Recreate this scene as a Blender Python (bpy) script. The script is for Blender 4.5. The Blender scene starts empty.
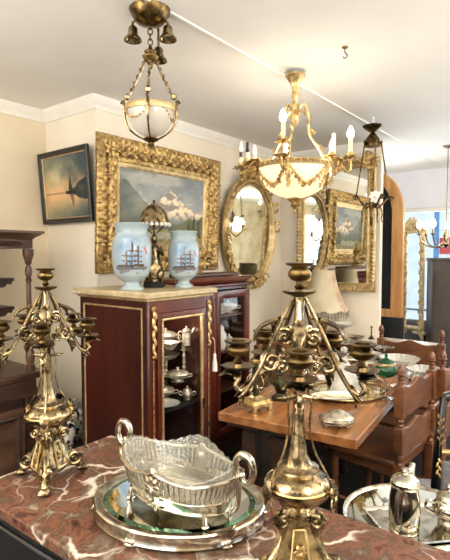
import bpy, math, random
from math import sin, cos, pi, sqrt, atan2, radians, exp
from mathutils import Vector, Matrix, noise as mnoise
random.seed(7)
SC = bpy.context.scene
COL = SC.collection
H = 1.55                       # eye height of the photographer
CA, SA = cos(radians(38)), sin(radians(38))
FPX, PITCH = 481.0, radians(3.0)
TOP_Z = 2.58                   # ceiling

# ------------------------------------------------------------------ places
def ray(px, py):
    u, v = (px-225)/FPX, (280-py)/FPX
    f = cos(PITCH)+v*sin(PITCH); up = -sin(PITCH)+v*cos(PITCH)
    return Vector((f*CA+u*SA, f*SA-u*CA, up))
EYE = Vector((0, 0, H))
def on_z(px, py, z):
    d = ray(px, py); return EYE+d*((z-H)/d.z)
def on_y(px, py, y):
    d = ray(px, py); return EYE+d*(y/d.y)
def on_x(px, py, x):
    d = ray(px, py); return EYE+d*(x/d.x)
def at_d(px, py, dep):
    return EYE+ray(px, py)*dep
CAMROT = radians(-52)          # turning a thing by this makes its -y side face the photographer

# ------------------------------------------------------------------ colour and materials
def lin(c):
    c /= 255.0
    return c/12.92 if c <= .04045 else ((c+.055)/1.055)**2.4
def rgb(r, g, b): return (lin(r), lin(g), lin(b), 1.0)
M = {}
def new_mat(name):
    m = bpy.data.materials.new(name); m.use_nodes = True
    nt = m.node_tree; nt.nodes.clear()
    out = nt.nodes.new('ShaderNodeOutputMaterial')
    M[name] = m
    return nt, out
def pbr(name, c1, c2=None, rough=.5, metal=0., scale=20., bump=0., bscale=None, lo=.4, hi=.65, rough2=None, coat=0., stretch=None, spec=None, detail=4.):
    nt, out = new_mat(name); N = nt.nodes; L = nt.links
    b = N.new('ShaderNodeBsdfPrincipled'); L.new(b.outputs[0], out.inputs[0])
    b.inputs['Roughness'].default_value = rough; b.inputs['Metallic'].default_value = metal
    b.inputs['Coat Weight'].default_value = coat; b.inputs['Coat Roughness'].default_value = .12
    if spec is not None: b.inputs['Specular IOR Level'].default_value = spec
    tc = N.new('ShaderNodeTexCoord'); mp = N.new('ShaderNodeMapping'); L.new(tc.outputs['Object'], mp.inputs[0])
    if stretch: mp.inputs['Scale'].default_value = stretch
    no = N.new('ShaderNodeTexNoise'); no.inputs['Scale'].default_value = scale; no.inputs['Detail'].default_value = detail
    L.new(mp.outputs[0], no.inputs['Vector'])
    cr = N.new('ShaderNodeValToRGB'); cr.color_ramp.elements[0].position = lo; cr.color_ramp.elements[1].position = hi
    cr.color_ramp.elements[0].color = c1; cr.color_ramp.elements[1].color = c2 or c1
    L.new(no.outputs[0], cr.inputs[0]); L.new(cr.outputs[0], b.inputs['Base Color'])
    if rough2 is not None:
        mr = N.new('ShaderNodeMapRange'); mr.inputs[1].default_value = lo; mr.inputs[2].default_value = hi
        mr.inputs[3].default_value = rough; mr.inputs[4].default_value = rough2
        L.new(no.outputs[0], mr.inputs[0]); L.new(mr.outputs[0], b.inputs['Roughness'])
    if bump:
        n2 = N.new('ShaderNodeTexNoise'); n2.inputs['Scale'].default_value = bscale or scale*3
        L.new(mp.outputs[0], n2.inputs['Vector'])
        bp = N.new('ShaderNodeBump'); bp.inputs['Strength'].default_value = bump; bp.inputs['Distance'].default_value = .01
        L.new(n2.outputs[0], bp.inputs['Height']); L.new(bp.outputs[0], b.inputs['Normal'])
    return b
def emit(name, col, s):
    nt, out = new_mat(name); e = nt.nodes.new('ShaderNodeEmission')
    e.inputs[0].default_value = col; e.inputs[1].default_value = s; nt.links.new(e.outputs[0], out.inputs[0])
def pane(name, tint=(1, 1, 1, 1), ior=1.45, rough=.02, dens=0., dcol=(1, 1, 1, 1), gloss=1.):
    """thin glass: clear through, shiny at a slant, a little body colour"""
    nt, out = new_mat(name); N = nt.nodes; L = nt.links
    t = N.new('ShaderNodeBsdfTransparent'); t.inputs[0].default_value = tint
    base = t.outputs[0]
    if dens:
        d = N.new('ShaderNodeBsdfDiffuse'); d.inputs[0].default_value = dcol
        mx = N.new('ShaderNodeMixShader'); mx.inputs[0].default_value = dens
        L.new(base, mx.inputs[1]); L.new(d.outputs[0], mx.inputs[2]); base = mx.outputs[0]
    g = N.new('ShaderNodeBsdfGlossy'); g.inputs['Roughness'].default_value = rough
    f = N.new('ShaderNodeFresnel'); f.inputs[0].default_value = ior
    fm = N.new('ShaderNodeMath'); fm.operation = 'MULTIPLY'; fm.inputs[1].default_value = gloss; L.new(f.outputs[0], fm.inputs[0])
    m2 = N.new('ShaderNodeMixShader'); L.new(fm.outputs[0], m2.inputs[0]); L.new(base, m2.inputs[1]); L.new(g.outputs[0], m2.inputs[2])
    L.new(m2.outputs[0], out.inputs[0])
def vcol(name, rough=.4, coat=0., spec=.5, bump=0.):
    nt, out = new_mat(name); N = nt.nodes; L = nt.links
    b = N.new('ShaderNodeBsdfPrincipled'); L.new(b.outputs[0], out.inputs[0])
    b.inputs['Roughness'].default_value = rough; b.inputs['Coat Weight'].default_value = coat; b.inputs['Specular IOR Level'].default_value = spec
    a = N.new('ShaderNodeAttribute'); a.attribute_name = 'Col'; L.new(a.outputs['Color'], b.inputs['Base Color'])

pbr('plaster_cream', rgb(230, 216, 188), rgb(236, 223, 198), .85, scale=3)
pbr('plaster_pale', rgb(240, 230, 213), rgb(245, 236, 221), .85, scale=3)
pbr('plaster_lilac', rgb(226, 226, 236), rgb(232, 232, 240), .85, scale=3)
pbr('ceiling_white', rgb(243, 240, 236), rgb(247, 245, 241), .9, scale=2)
pbr('white_paint', rgb(246, 243, 236), rgb(250, 248, 242), .55, scale=5)
pbr('floor_dark', rgb(18, 14, 12), rgb(30, 22, 18), .55, scale=6, stretch=(1, 12, 1))
pbr('brass', rgb(60, 49, 34), rgb(178, 158, 122), .3, 1., scale=34, bump=.12, bscale=90, lo=.34, hi=.6, rough2=.2)
pbr('brass_dark', rgb(54, 44, 28), rgb(132, 108, 68), .32, 1., scale=30, bump=.06, bscale=130, lo=.35, hi=.65)
pbr('brass_light', rgb(186, 158, 102), rgb(236, 216, 168), .34, 1., scale=40, bump=.08, bscale=150)
pbr('gilt', rgb(118, 90, 48), rgb(216, 184, 124), .42, .75, scale=40, bump=.2, bscale=160, lo=.3, hi=.58)
pbr('gilt_smooth', rgb(184, 158, 110), rgb(216, 192, 144), .42, .7, scale=18, bump=.1)
pbr('gilt_pale', rgb(214, 188, 132), rgb(246, 232, 196), .45, .55, scale=40, bump=.4, bscale=120)
pbr('silver', rgb(138, 130, 114), rgb(206, 200, 186), .15, 1., scale=30, lo=.3, hi=.6, rough2=.1)
pbr('silver_worn', rgb(150, 138, 114), rgb(212, 204, 186), .26, 1., scale=40, bump=.1, bscale=160, lo=.35, hi=.6)
pbr('silver_satin_lit', rgb(190, 180, 156), rgb(228, 222, 206), .38, .75, scale=40, lo=.3, hi=.6)  # satin silver, made paler so the pieces in the vitrine look lit
pbr('mahogany', rgb(44, 17, 12), rgb(72, 28, 19), .28, scale=7, stretch=(1, 1, .22), coat=.5, lo=.35, hi=.7)
pbr('mahogany_red', rgb(74, 26, 18), rgb(112, 46, 30), .28, scale=7, stretch=(1, 1, .25), coat=.5, lo=.35, hi=.7)
pbr('walnut_dark', rgb(40, 24, 18), rgb(66, 42, 31), .42, scale=10, stretch=(.4, .4, 1.6), coat=.2)
pbr('walnut_mid', rgb(64, 42, 30), rgb(96, 66, 47), .42, scale=10, stretch=(.4, .4, 1.6), coat=.2)
pbr('oak_chair', rgb(86, 49, 27), rgb(126, 79, 46), .34, scale=9, stretch=(.5, .5, 2.), coat=.2, lo=.35, hi=.68)
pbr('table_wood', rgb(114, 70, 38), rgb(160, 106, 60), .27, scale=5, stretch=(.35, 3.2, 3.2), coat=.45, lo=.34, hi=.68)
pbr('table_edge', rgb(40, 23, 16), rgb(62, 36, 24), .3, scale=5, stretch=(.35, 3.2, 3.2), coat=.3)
pbr('pine', rgb(176, 124, 72), rgb(214, 166, 110), .6, scale=6, stretch=(2, 2, .3))
pbr('black_felt', rgb(13, 16, 24), rgb(20, 24, 33), .85, scale=30)
pbr('black_board', rgb(14, 16, 22), rgb(20, 22, 28), .6, scale=10)
pbr('black_interior', rgb(14, 12, 11), rgb(20, 17, 15), .7, scale=10)
pbr('ebonised', rgb(16, 18, 24), rgb(24, 26, 32), .35, scale=8, coat=.2)
pbr('lacquer', rgb(9, 9, 12), rgb(14, 14, 18), .12, scale=8, coat=.8)
pbr('grey_cabinet', rgb(54, 46, 42), rgb(68, 59, 53), .6, scale=6)
pbr('grey_fabric', rgb(104, 102, 104), rgb(128, 126, 126), .9, scale=60, bump=.3)
pbr('porcelain', rgb(226, 224, 216), rgb(240, 238, 230), .16, scale=10, coat=.4)
pbr('candle_wax', rgb(238, 222, 184), rgb(246, 234, 204), .5, scale=20)
pbr('socket_black', rgb(14, 13, 12), rgb(22, 20, 18), .4, scale=20)
pbr('bronze_green', rgb(38, 38, 28), rgb(86, 82, 58), .42, .8, scale=50, bump=.4, bscale=140)
pbr('marble_white', rgb(226, 216, 200), rgb(206, 192, 172), .25, scale=9, lo=.45, hi=.8)
pbr('marble_beige', rgb(178, 158, 122), rgb(204, 188, 154), .3, scale=24, lo=.4, hi=.7)
pbr('tassel_white', rgb(236, 232, 222), rgb(246, 243, 236), .8, scale=40)
pbr('fringe_bead', rgb(60, 54, 46), rgb(196, 186, 160), .3, scale=130, lo=.42, hi=.58)
pbr('wire_dark', rgb(60, 52, 40), rgb(84, 72, 54), .5, .6, scale=30)
pbr('mirror_glass', rgb(232, 234, 228), rgb(238, 240, 236), .015, 1., scale=3)
pbr('mirror_old', rgb(196, 198, 190), rgb(226, 228, 222), .03, 1., scale=9, lo=.3, hi=.6)
pbr('mirror_bevel', rgb(96, 138, 116), rgb(120, 160, 138), .04, 1., scale=3)
pbr('red_sign', rgb(204, 60, 66), rgb(214, 78, 82), .6, scale=10)
pbr('blue_paint', rgb(92, 140, 196), rgb(108, 154, 206), .6, scale=10)
pbr('street_grey', rgb(216, 220, 226), rgb(232, 234, 238), .8, scale=3)
pane('vitrine_glass', ior=1.3, rough=.01, gloss=.1)
pane('window_glass', tint=(.93, .98, 1, 1), ior=1.3, rough=.01)
pane('cut_glass', tint=(.9, .9, .86, 1), ior=1.55, rough=.06, dens=.3, dcol=rgb(250, 247, 238), gloss=1.7)
pane('clear_glass', tint=(.95, .95, .93, 1), ior=1.5, rough=.03, dens=.06, dcol=rgb(240, 238, 230), gloss=1.3)
pane('green_glass', tint=(.16, .5, .3, 1), ior=1.5, rough=.03, dens=.25, dcol=rgb(30, 120, 72), gloss=1.2)
def frost():
    nt, out = new_mat('frost_glass'); N = nt.nodes; L = nt.links
    t = N.new('ShaderNodeBsdfTransparent'); t.inputs[0].default_value = (.98, .97, .95, 1)
    d = N.new('ShaderNodeBsdfDiffuse'); d.inputs[0].default_value = rgb(254, 251, 244)
    s = N.new('ShaderNodeBsdfTranslucent'); s.inputs[0].default_value = rgb(254, 251, 244)
    m1 = N.new('ShaderNodeMixShader'); L.new(d.outputs[0], m1.inputs[1]); L.new(s.outputs[0], m1.inputs[2])
    m2 = N.new('ShaderNodeMixShader'); m2.inputs[0].default_value = .62; L.new(t.outputs[0], m2.inputs[1]); L.new(m1.outputs[0], m2.inputs[2])
    g = N.new('ShaderNodeBsdfGlossy'); g.inputs['Roughness'].default_value = .15
    m3 = N.new('ShaderNodeMixShader'); m3.inputs[0].default_value = .05; L.new(m2.outputs[0], m3.inputs[1]); L.new(g.outputs[0], m3.inputs[2]); L.new(m3.outputs[0], out.inputs[0])
frost()
def cut_glass(name, body, scale, st=.7, gl=.2):
    """clear glass cut in small facets that catch the light"""
    nt, out = new_mat(name); N = nt.nodes; L = nt.links
    tc = N.new('ShaderNodeTexCoord'); v = N.new('ShaderNodeTexVoronoi'); v.inputs['Scale'].default_value = scale; L.new(tc.outputs['Object'], v.inputs['Vector'])
    bp = N.new('ShaderNodeBump'); bp.inputs['Strength'].default_value = st; bp.inputs['Distance'].default_value = .006; L.new(v.outputs['Distance'], bp.inputs['Height'])
    t = N.new('ShaderNodeBsdfTransparent'); t.inputs[0].default_value = (.93, .93, .9, 1)
    d = N.new('ShaderNodeBsdfDiffuse'); d.inputs[0].default_value = rgb(252, 249, 240); L.new(bp.outputs[0], d.inputs['Normal'])
    m1 = N.new('ShaderNodeMixShader'); m1.inputs[0].default_value = body; L.new(t.outputs[0], m1.inputs[1]); L.new(d.outputs[0], m1.inputs[2])
    g = N.new('ShaderNodeBsdfGlossy'); g.inputs['Roughness'].default_value = .08; L.new(bp.outputs[0], g.inputs['Normal'])
    m2 = N.new('ShaderNodeMixShader'); m2.inputs[0].default_value = gl; L.new(m1.outputs[0], m2.inputs[1]); L.new(g.outputs[0], m2.inputs[2]); L.new(m2.outputs[0], out.inputs[0])
cut_glass('crystal', .32, 80); cut_glass('liner_glass', .1, 110, .12, .1)
emit('bulb_lit', (1, .88, .7, 1), 30.)
emit('bulb_far', (1, .9, .78, 1), 22.)
vcol('picture', .55, spec=.2)
vcol('vase_paint', .22, coat=.35)
vcol('dish_paint', .18, coat=.4)

# bulbs that are not lit: milky
pbr('bulb_off', rgb(246, 243, 235), rgb(250, 248, 242), .2, scale=10, coat=.4)

def bowl_glass():
    nt, out = new_mat('alabaster'); N = nt.nodes; L = nt.links
    b = N.new('ShaderNodeBsdfDiffuse'); b.inputs[0].default_value = rgb(246, 238, 222)
    t = N.new('ShaderNodeBsdfTranslucent'); t.inputs[0].default_value = rgb(252, 246, 232)
    mx = N.new('ShaderNodeMixShader'); mx.inputs[0].default_value = .55
    L.new(b.outputs[0], mx.inputs[1]); L.new(t.outputs[0], mx.inputs[2])
    g = N.new('ShaderNodeBsdfGlossy'); g.inputs['Roughness'].default_value = .2
    m2 = N.new('ShaderNodeMixShader'); m2.inputs[0].default_value = .05
    L.new(mx.outputs[0], m2.inputs[1]); L.new(g.outputs[0], m2.inputs[2]); L.new(m2.outputs[0], out.inputs[0])
bowl_glass()
def shade_cloth():
    nt, out = new_mat('shade_cloth'); N = nt.nodes; L = nt.links
    a = N.new('ShaderNodeAttribute'); a.attribute_name = 'Col'
    b = N.new('ShaderNodeBsdfDiffuse'); t = N.new('ShaderNodeBsdfTranslucent')
    L.new(a.outputs['Color'], b.inputs[0]); L.new(a.outputs['Color'], t.inputs[0])
    mx = N.new('ShaderNodeMixShader'); mx.inputs[0].default_value = .3
    L.new(b.outputs[0], mx.inputs[1]); L.new(t.outputs[0], mx.inputs[2]); L.new(mx.outputs[0], out.inputs[0])
shade_cloth()
def rouge_marble():
    nt, out = new_mat('marble_rouge'); N = nt.nodes; L = nt.links
    b = N.new('ShaderNodeBsdfPrincipled'); b.inputs['Roughness'].default_value = .2; L.new(b.outputs[0], out.inputs[0])
    b.inputs['Specular IOR Level'].default_value = .35
    tc = N.new('ShaderNodeTexCoord')
    wn = N.new('ShaderNodeTexNoise'); wn.inputs['Scale'].default_value = 5; wn.inputs['Detail'].default_value = 5
    L.new(tc.outputs['Object'], wn.inputs['Vector'])
    va = N.new('ShaderNodeVectorMath'); va.operation = 'MULTIPLY_ADD'; va.inputs[1].default_value = (.22, .22, .22)
    L.new(wn.outputs['Color'], va.inputs[0]); L.new(tc.outputs['Object'], va.inputs[2])
    n1 = N.new('ShaderNodeTexNoise'); n1.inputs['Scale'].default_value = 13; n1.inputs['Detail'].default_value = 8; n1.inputs['Roughness'].default_value = .68
    L.new(va.outputs[0], n1.inputs['Vector'])
    cr = N.new('ShaderNodeValToRGB'); e = cr.color_ramp.elements
    e[0].position = .3; e[0].color = rgb(48, 31, 26); e[1].position = .7; e[1].color = rgb(150, 138, 122)
    for p, c in ((.41, rgb(86, 54, 42)), (.47, rgb(116, 78, 60)), (.53, rgb(84, 60, 48)), (.6, rgb(108, 92, 78))):
        q = e.new(p); q.color = c
    L.new(n1.outputs[0], cr.inputs[0])
    # white veins: edges of two stretched cell patterns
    def vein(scale, lo, hi):
        v = N.new('ShaderNodeTexVoronoi'); v.feature = 'DISTANCE_TO_EDGE'; v.inputs['Scale'].default_value = scale
        L.new(va.outputs[0], v.inputs['Vector'])
        r = N.new('ShaderNodeMapRange'); r.inputs[1].default_value = lo; r.inputs[2].default_value = hi
        r.inputs[3].default_value = 1; r.inputs[4].default_value = 0; L.new(v.outputs['Distance'], r.inputs[0])
        return r
    v1, v2 = vein(1.7, .003, .013), vein(9, .0, .035)
    n3 = N.new('ShaderNodeTexNoise'); n3.inputs['Scale'].default_value = 6; L.new(tc.outputs['Object'], n3.inputs['Vector'])
    r3 = N.new('ShaderNodeMapRange'); r3.inputs[1].default_value = .46; r3.inputs[2].default_value = .75; L.new(n3.outputs[0], r3.inputs[0])
    n5 = N.new('ShaderNodeTexNoise'); n5.inputs['Scale'].default_value = 2.6; L.new(tc.outputs['Object'], n5.inputs['Vector'])
    r5 = N.new('ShaderNodeMapRange'); r5.inputs[1].default_value = .47; r5.inputs[2].default_value = .53; L.new(n5.outputs[0], r5.inputs[0])
    m5 = N.new('ShaderNodeMath'); m5.operation = 'MULTIPLY'; L.new(v1.outputs[0], m5.inputs[0]); L.new(r5.outputs[0], m5.inputs[1])
    m3 = N.new('ShaderNodeMath'); m3.operation = 'MULTIPLY'; L.new(v2.outputs[0], m3.inputs[0]); L.new(r3.outputs[0], m3.inputs[1])
    mxx = N.new('ShaderNodeMath'); mxx.operation = 'MAXIMUM'; L.new(m5.outputs[0], mxx.inputs[0]); L.new(m3.outputs[0], mxx.inputs[1])
    n4 = N.new('ShaderNodeMath'); n4.operation = 'MULTIPLY'; n4.inputs[1].default_value = .82; L.new(mxx.outputs[0], n4.inputs[0])
    mix = N.new('ShaderNodeMixRGB'); mix.inputs[2].default_value = rgb(226, 214, 198)
    L.new(n4.outputs[0], mix.inputs[0]); L.new(cr.outputs[0], mix.inputs[1]); L.new(mix.outputs[0], b.inputs['Base Color'])
rouge_marble()

# ------------------------------------------------------------------ mesh builder
def spline(pts, n=6):
    """smooth curve through the points"""
    P = [Vector(p) for p in pts]; out = []
    for i in range(len(P)-1):
        a, b, c, d = P[max(i-1, 0)], P[i], P[i+1], P[min(i+2, len(P)-1)]
        for k in range(n):
            t = k/n
            out.append(.5*((2*b)+(c-a)*t+(2*a-5*b+4*c-d)*t*t+(3*b-a-3*c+d)*t**3))
    out.append(P[-1]); return out
def lerpr(rs, n):
    out = []
    for i in range(n):
        t = i/(n-1)*(len(rs)-1); k = min(int(t), len(rs)-2); out.append(rs[k]+(rs[k+1]-rs[k])*(t-k))
    return out
class MB:
    def __init__(s): s.v = []; s.f = []; s.c = None
    def add(s, vs, fs, mat=None):
        o = len(s.v)
        s.v += [tuple(mat @ Vector(p)) if mat else tuple(p) for p in vs]
        s.f += [tuple(i+o for i in f) for f in fs]
        return s
    def box(s, c, d, rz=0., mat=None):
        x, y, z = d[0]/2, d[1]/2, d[2]/2
        vs = [(-x, -y, -z), (x, -y, -z), (x, y, -z), (-x, y, -z), (-x, -y, z), (x, -y, z), (x, y, z), (-x, y, z)]
        fs = [(0, 3, 2, 1), (4, 5, 6, 7), (0, 1, 5, 4), (1, 2, 6, 5), (2, 3, 7, 6), (3, 0, 4, 7)]
        m = Matrix.Translation(c) @ Matrix.Rotation(rz, 4, 'Z')
        return s.add(vs, fs, mat @ m if mat else m)
    def lathe(s, prof, seg=24, at=(0, 0, 0), mod=None, sx=1., sy=1., mat=None, closed=False):
        """prof: (r, z) from bottom to top; mod(angle, z) scales the radius"""
        vs, fs = [], []; n = len(prof)
        for r, z in prof:
            for k in range(seg):
                a = 2*pi*k/seg; q = r*(mod(a, z) if mod else 1.)
                vs.append((q*cos(a)*sx, q*sin(a)*sy, z))
        for i in range(n-1):
            for k in range(seg):
                k2 = (k+1) % seg; fs.append((i*seg+k, i*seg+k2, (i+1)*seg+k2, (i+1)*seg+k))
        if closed:
            for k in range(seg):
                k2 = (k+1) % seg; fs.append(((n-1)*seg+k, (n-1)*seg+k2, k2, k))
        else:
            if prof[0][0] > 1e-6: fs.append(tuple(reversed(range(seg))))
            if prof[-1][0] > 1e-6: fs.append(tuple((n-1)*seg+k for k in range(seg)))
        m = Matrix.Translation(at)
        if mat: m = m @ mat
        return s.add(vs, fs, m)
    def tube(s, pts, r, seg=8, smooth=0, flat=1., mat=None, up=(0, 0, 1), closed=False):
        """round bar along points; r one radius or several; flat squeezes it along its side"""
        P = spline(pts, smooth) if smooth else [Vector(p) for p in pts]
        n = len(P); rs = lerpr(list(r), n) if hasattr(r, '__len__') else [r]*n
        vs, fs = [], []; U = Vector(up); prev = None
        for i in range(n):
            if closed: t = P[(i+1) % n]-P[i-1]
            else: t = P[min(i+1, n-1)]-P[max(i-1, 0)]
            if t.length < 1e-9: t = Vector((0, 0, 1))
            t.normalize()
            if prev is None:
                a = t.cross(U)
                if a.length < 1e-3: a = t.cross(Vector((1, 0, 0)))
            else: a = prev-t*prev.dot(t)
            a.normalize(); prev = a; b = t.cross(a)
            for k in range(seg):
                w = 2*pi*k/seg; vs.append(P[i]+a*(rs[i]*cos(w))+b*(rs[i]*flat*sin(w)))
        m = n if closed else n-1
        for i in range(m):
            j = (i+1) % n
            for k in range(seg):
                k2 = (k+1) % seg; fs.append((i*seg+k, i*seg+k2, j*seg+k2, j*seg+k))
        if not closed: fs += [tuple(reversed(range(seg))), tuple((n-1)*seg+k for k in range(seg))]
        return s.add(vs, fs, mat)
    def ball(s, c, r, seg=12, rings=8, mat=None):
        rr = (r, r, r) if not hasattr(r, '__len__') else r
        prof = [(max(sin(pi*i/rings), 0), -cos(pi*i/rings)) for i in range(rings+1)]
        m = Matrix.Translation(c) @ (mat or Matrix()) @ Matrix.Diagonal((rr[0], rr[1], rr[2], 1))
        vs = [(p[0]*cos(2*pi*k/seg), p[0]*sin(2*pi*k/seg), p[1]) for p in prof for k in range(seg)]
        fs = [(i*seg+k, i*seg+(k+1) % seg, (i+1)*seg+(k+1) % seg, (i+1)*seg+k) for i in range(rings) for k in range(seg)]
        return s.add(vs, fs, m)
    def leaf(s, base, tip, nrm, w, curl=.3, thick=.12, lobes=0):
        """a carved leaf from base to tip, curling along nrm"""
        B, T, Nn = Vector(base), Vector(tip), Vector(nrm).normalized()
        L = (T-B).length; ax = (T-B).normalized(); sd = ax.cross(Nn).normalized(); n = 7
        vs, fs = [], []
        for i in range(n):
            t = i/(n-1); p = B+ax*(L*t)+Nn*(curl*L*(sin(pi*t*.75)*.6-t*t*.15))
            ww = w*(sin(pi*(t*.86+.1))**.7); 
            if lobes and i % 2: ww *= .68
            h = w*thick*(1-.7*t)+.0004
            vs += [p-sd*ww+Nn*h, p-Nn*h, p+sd*ww+Nn*h, p+Nn*(h*2.2)]
        for i in range(n-1):
            for k in range(4): fs.append((i*4+k, i*4+(k+1) % 4, (i+1)*4+(k+1) % 4, (i+1)*4+k))
        fs += [(3, 2, 1, 0), tuple((n-1)*4+k for k in range(4))]
        return s.add(vs, fs)
    def prism(s, poly, t, mat=None):
        """outline in x-z, extruded t along y, centred"""
        n = len(poly); vs = [(x, -t/2, z) for x, z in poly]+[(x, t/2, z) for x, z in poly]
        fs = [tuple(range(n)), tuple(reversed(range(n, 2*n)))]+[((i+1) % n, i, n+i, n+(i+1) % n) for i in range(n)]
        return s.add(vs, fs, mat)
    def spiral(s, c, r0, turns, r, u=(1, 0, 0), v=(0, 0, 1), start=0., hand=1, seg=6, n=26, r1=.18):
        C, U, V = Vector(c), Vector(u), Vector(v); pts = []
        for i in range(n):
            t = i/(n-1); a = start+hand*2*pi*turns*t; q = r0*(1-(1-r1)*t); pts.append(C+U*(q*cos(a))+V*(q*sin(a)))
        s.tube(pts, [r, r*.7], seg)
        return s.ball(pts[-1], r*1.5, 8, 6)
    def sweep(s, path, prof, closed=True, disp=None):
        """path: list of (point, outward, length so far); prof: (outward, forward) pairs; forward is -y"""
        n, m = len(path), len(prof); vs, fs = [], []
        for p, o, l in path:
            for j, (a, b) in enumerate(prof):
                b2 = b+(disp(l, j, a) if disp else 0.)
                vs.append((p[0]+o[0]*a, -b2, p[1]+o[1]*a))
        cnt = n if closed else n-1
        for i in range(cnt):
            i2 = (i+1) % n
            for j in range(m-1): fs.append((i*m+j, i*m+j+1, i2*m+j+1, i2*m+j))
            fs.append((i*m+m-1, i*m, i2*m, i2*m+m-1))
        return s.add(vs, fs)
    def build(s, name, mat, parent=None, smooth=40, bevel=0., loc=None, rz=0., col=None, label=None):
        me = bpy.data.meshes.new(name); me.from_pydata(s.v, [], s.f); me.validate()
        if smooth:
            me.shade_smooth()
            if smooth < 180: me.set_sharp_from_angle(angle=radians(smooth))
        me.materials.append(M[mat])
        if col:
            at = me.color_attributes.new('Col', 'FLOAT_COLOR', 'POINT')
            for i, v in enumerate(me.vertices): at.data[i].color = col(v.co, i)
        o = bpy.data.objects.new(name, me); COL.objects.link(o)
        if parent: o.parent = parent
        if loc: o.location = loc
        if rz: o.rotation_euler.z = rz
        if bevel:
            b = o.modifiers.new('edge', 'BEVEL'); b.width = bevel; b.segments = 2; b.limit_method = 'ANGLE'; b.angle_limit = radians(50)
        if label: o['label'] = label
        return o
def tag(o, label=None, cat=None, group=None, kind=None):
    if label: o['label'] = label
    if cat: o['category'] = cat
    if group: o['group'] = group
    if kind: o['kind'] = kind
    return o
def thing(name, label, cat, loc=(0, 0, 0), rz=0., group=None):
    o = bpy.data.objects.new(name, None); COL.objects.link(o); o.empty_display_size = .05
    o.location = loc; o.rotation_euler = (0, 0, rz)
    return tag(o, label, cat, group)
def struct(name, mb, mat, label=None, cat=None, bevel=0.):
    o = mb.build(name, mat, smooth=40, bevel=bevel); o['kind'] = 'structure'
    o['label'] = label or name.replace('_', ' '); o['category'] = cat or name.split('_')[0]
    return o
def copy_tree(o, parent=None):
    c = o.copy(); COL.objects.link(c)
    if parent: c.parent = parent
    for ch in list(o.children): copy_tree(ch, c)
    return c
def again(o, loc, rz, label, sc=None):
    c = copy_tree(o); c.location = loc; c.rotation_euler = (0, 0, rz); c['label'] = label
    if sc: c.scale = (sc,)*3
    return c
def rect_path(w, h, per):
    """closed path round a rectangle with mitred corners; outward points across the mitre"""
    out = []; l = 0.
    cs = [(-w/2, -h/2), (w/2, -h/2), (w/2, h/2), (-w/2, h/2)]; os_ = [(0, -1), (1, 0), (0, 1), (-1, 0)]
    for k in range(4):
        a, b = cs[k], cs[(k+1) % 4]; o = os_[k]; po = os_[k-1]
        L = math.hypot(b[0]-a[0], b[1]-a[1]); n = max(2, int(L/per))
        for i in range(n):
            t = i/n
            oo = (o[0]+po[0], o[1]+po[1]) if i == 0 else o
            out.append(((a[0]+(b[0]-a[0])*t, a[1]+(b[1]-a[1])*t), oo, l+L*t))
        l += L
    return out
def oval_path(a, b, n):
    out = []; l = 0.; p0 = None
    for i in range(n):
        t = 2*pi*i/n; p = (a*cos(t), b*sin(t)); o = (cos(t)*b, sin(t)*a); q = math.hypot(*o); o = (o[0]/q, o[1]/q)
        if p0: l += math.hypot(p[0]-p0[0], p[1]-p0[1])
        p0 = p; out.append((p, o, l))
    return out
def fbm(x, y, s=0., o=4): return mnoise.fractal(Vector((x, y, s)), 1., 2., o)
def mix3(a, b, t): 
    t = min(max(t, 0.), 1.); return tuple(a[i]+(b[i]-a[i])*t for i in range(3))+(1.,)
def sstep(a, b, x):
    t = min(max((x-a)/(b-a), 0.), 1.); return t*t*(3-2*t)
def canvas(w, h, nx, nz, paint, thick=.006):
    """a picture: fine grid with its own thickness, painted by paint(u, v)"""
    mb = MB(); vs = [(-w/2+w*i/nx, -thick, -h/2+h*j/nz) for j in range(nz+1) for i in range(nx+1)]
    fs = [(j*(nx+1)+i, j*(nx+1)+i+1, (j+1)*(nx+1)+i+1, (j+1)*(nx+1)+i) for j in range(nz) for i in range(nx)]
    mb.add(vs, fs); mb.box((0, 0, 0), (w, thick*1.9, h))
    return mb, (lambda co, i: paint(co.x/w+.5, co.z/h+.5))
# ================================================================== THE ROOM
struct('floor', MB().box((1.8, .9, -.05), (9.4, 6.8, .1)), 'floor_dark')
struct('ceiling', MB().box((1.8, .9, TOP_Z+.05), (9.4, 6.8, .1)), 'ceiling_white')
struct('wall_back', MB().box((3.2, 2.97, TOP_Z/2), (2.4, .66, TOP_Z)), 'plaster_pale', 'cream chimney wall carrying the gilt mountain painting')
struct('wall_left', MB().box((-.3, 3.32, TOP_Z/2), (4.6, .2, TOP_Z)), 'plaster_cream', 'cream recess wall behind the carved sideboard')
PX = 4.34
struct('wall_right', MB().box((PX+.03, 2.118, TOP_Z/2), (.06, 1.044, TOP_Z)), 'plaster_pale', 'pale wall pier carrying the large rectangular mirror')
struct('wall_side', MB().box((5.3, 4.2, TOP_Z/2), (1.8, .2, TOP_Z)).box((4.46, 3.75, TOP_Z/2), (.12, .9, TOP_Z)), 'plaster_lilac')
def wall_open(along, fixed, a, b, o0, o1, z0, z1, t=.14):
    mb = MB()
    def bx(p, q, zz0, zz1):
        c = ((p+q)/2, fixed, (zz0+zz1)/2); d = (q-p, t, zz1-zz0)
        if along == 'y': c = (c[1], c[0], c[2]); d = (d[1], d[0], d[2])
        mb.box(c, d)
    bx(a, o0, 0, TOP_Z); bx(o1, b, 0, TOP_Z); bx(o0, o1, 0, z0); bx(o0, o1, z1, TOP_Z)
    return mb
FX = 6.2
struct('wall_far', wall_open('y', FX, -2.4, 4.2, -1.6, 3.0, .62, 2.12), 'plaster_lilac')
struct('wall_front', wall_open('x', -2.3, -2.8, 6.2, -.2, 4.2, .8, 2.3), 'plaster_cream')
struct('wall_rear', wall_open('y', -2.75, -2.4, 3.4, -1.2, 2.6, .5, 2.35), 'plaster_cream')
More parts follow.
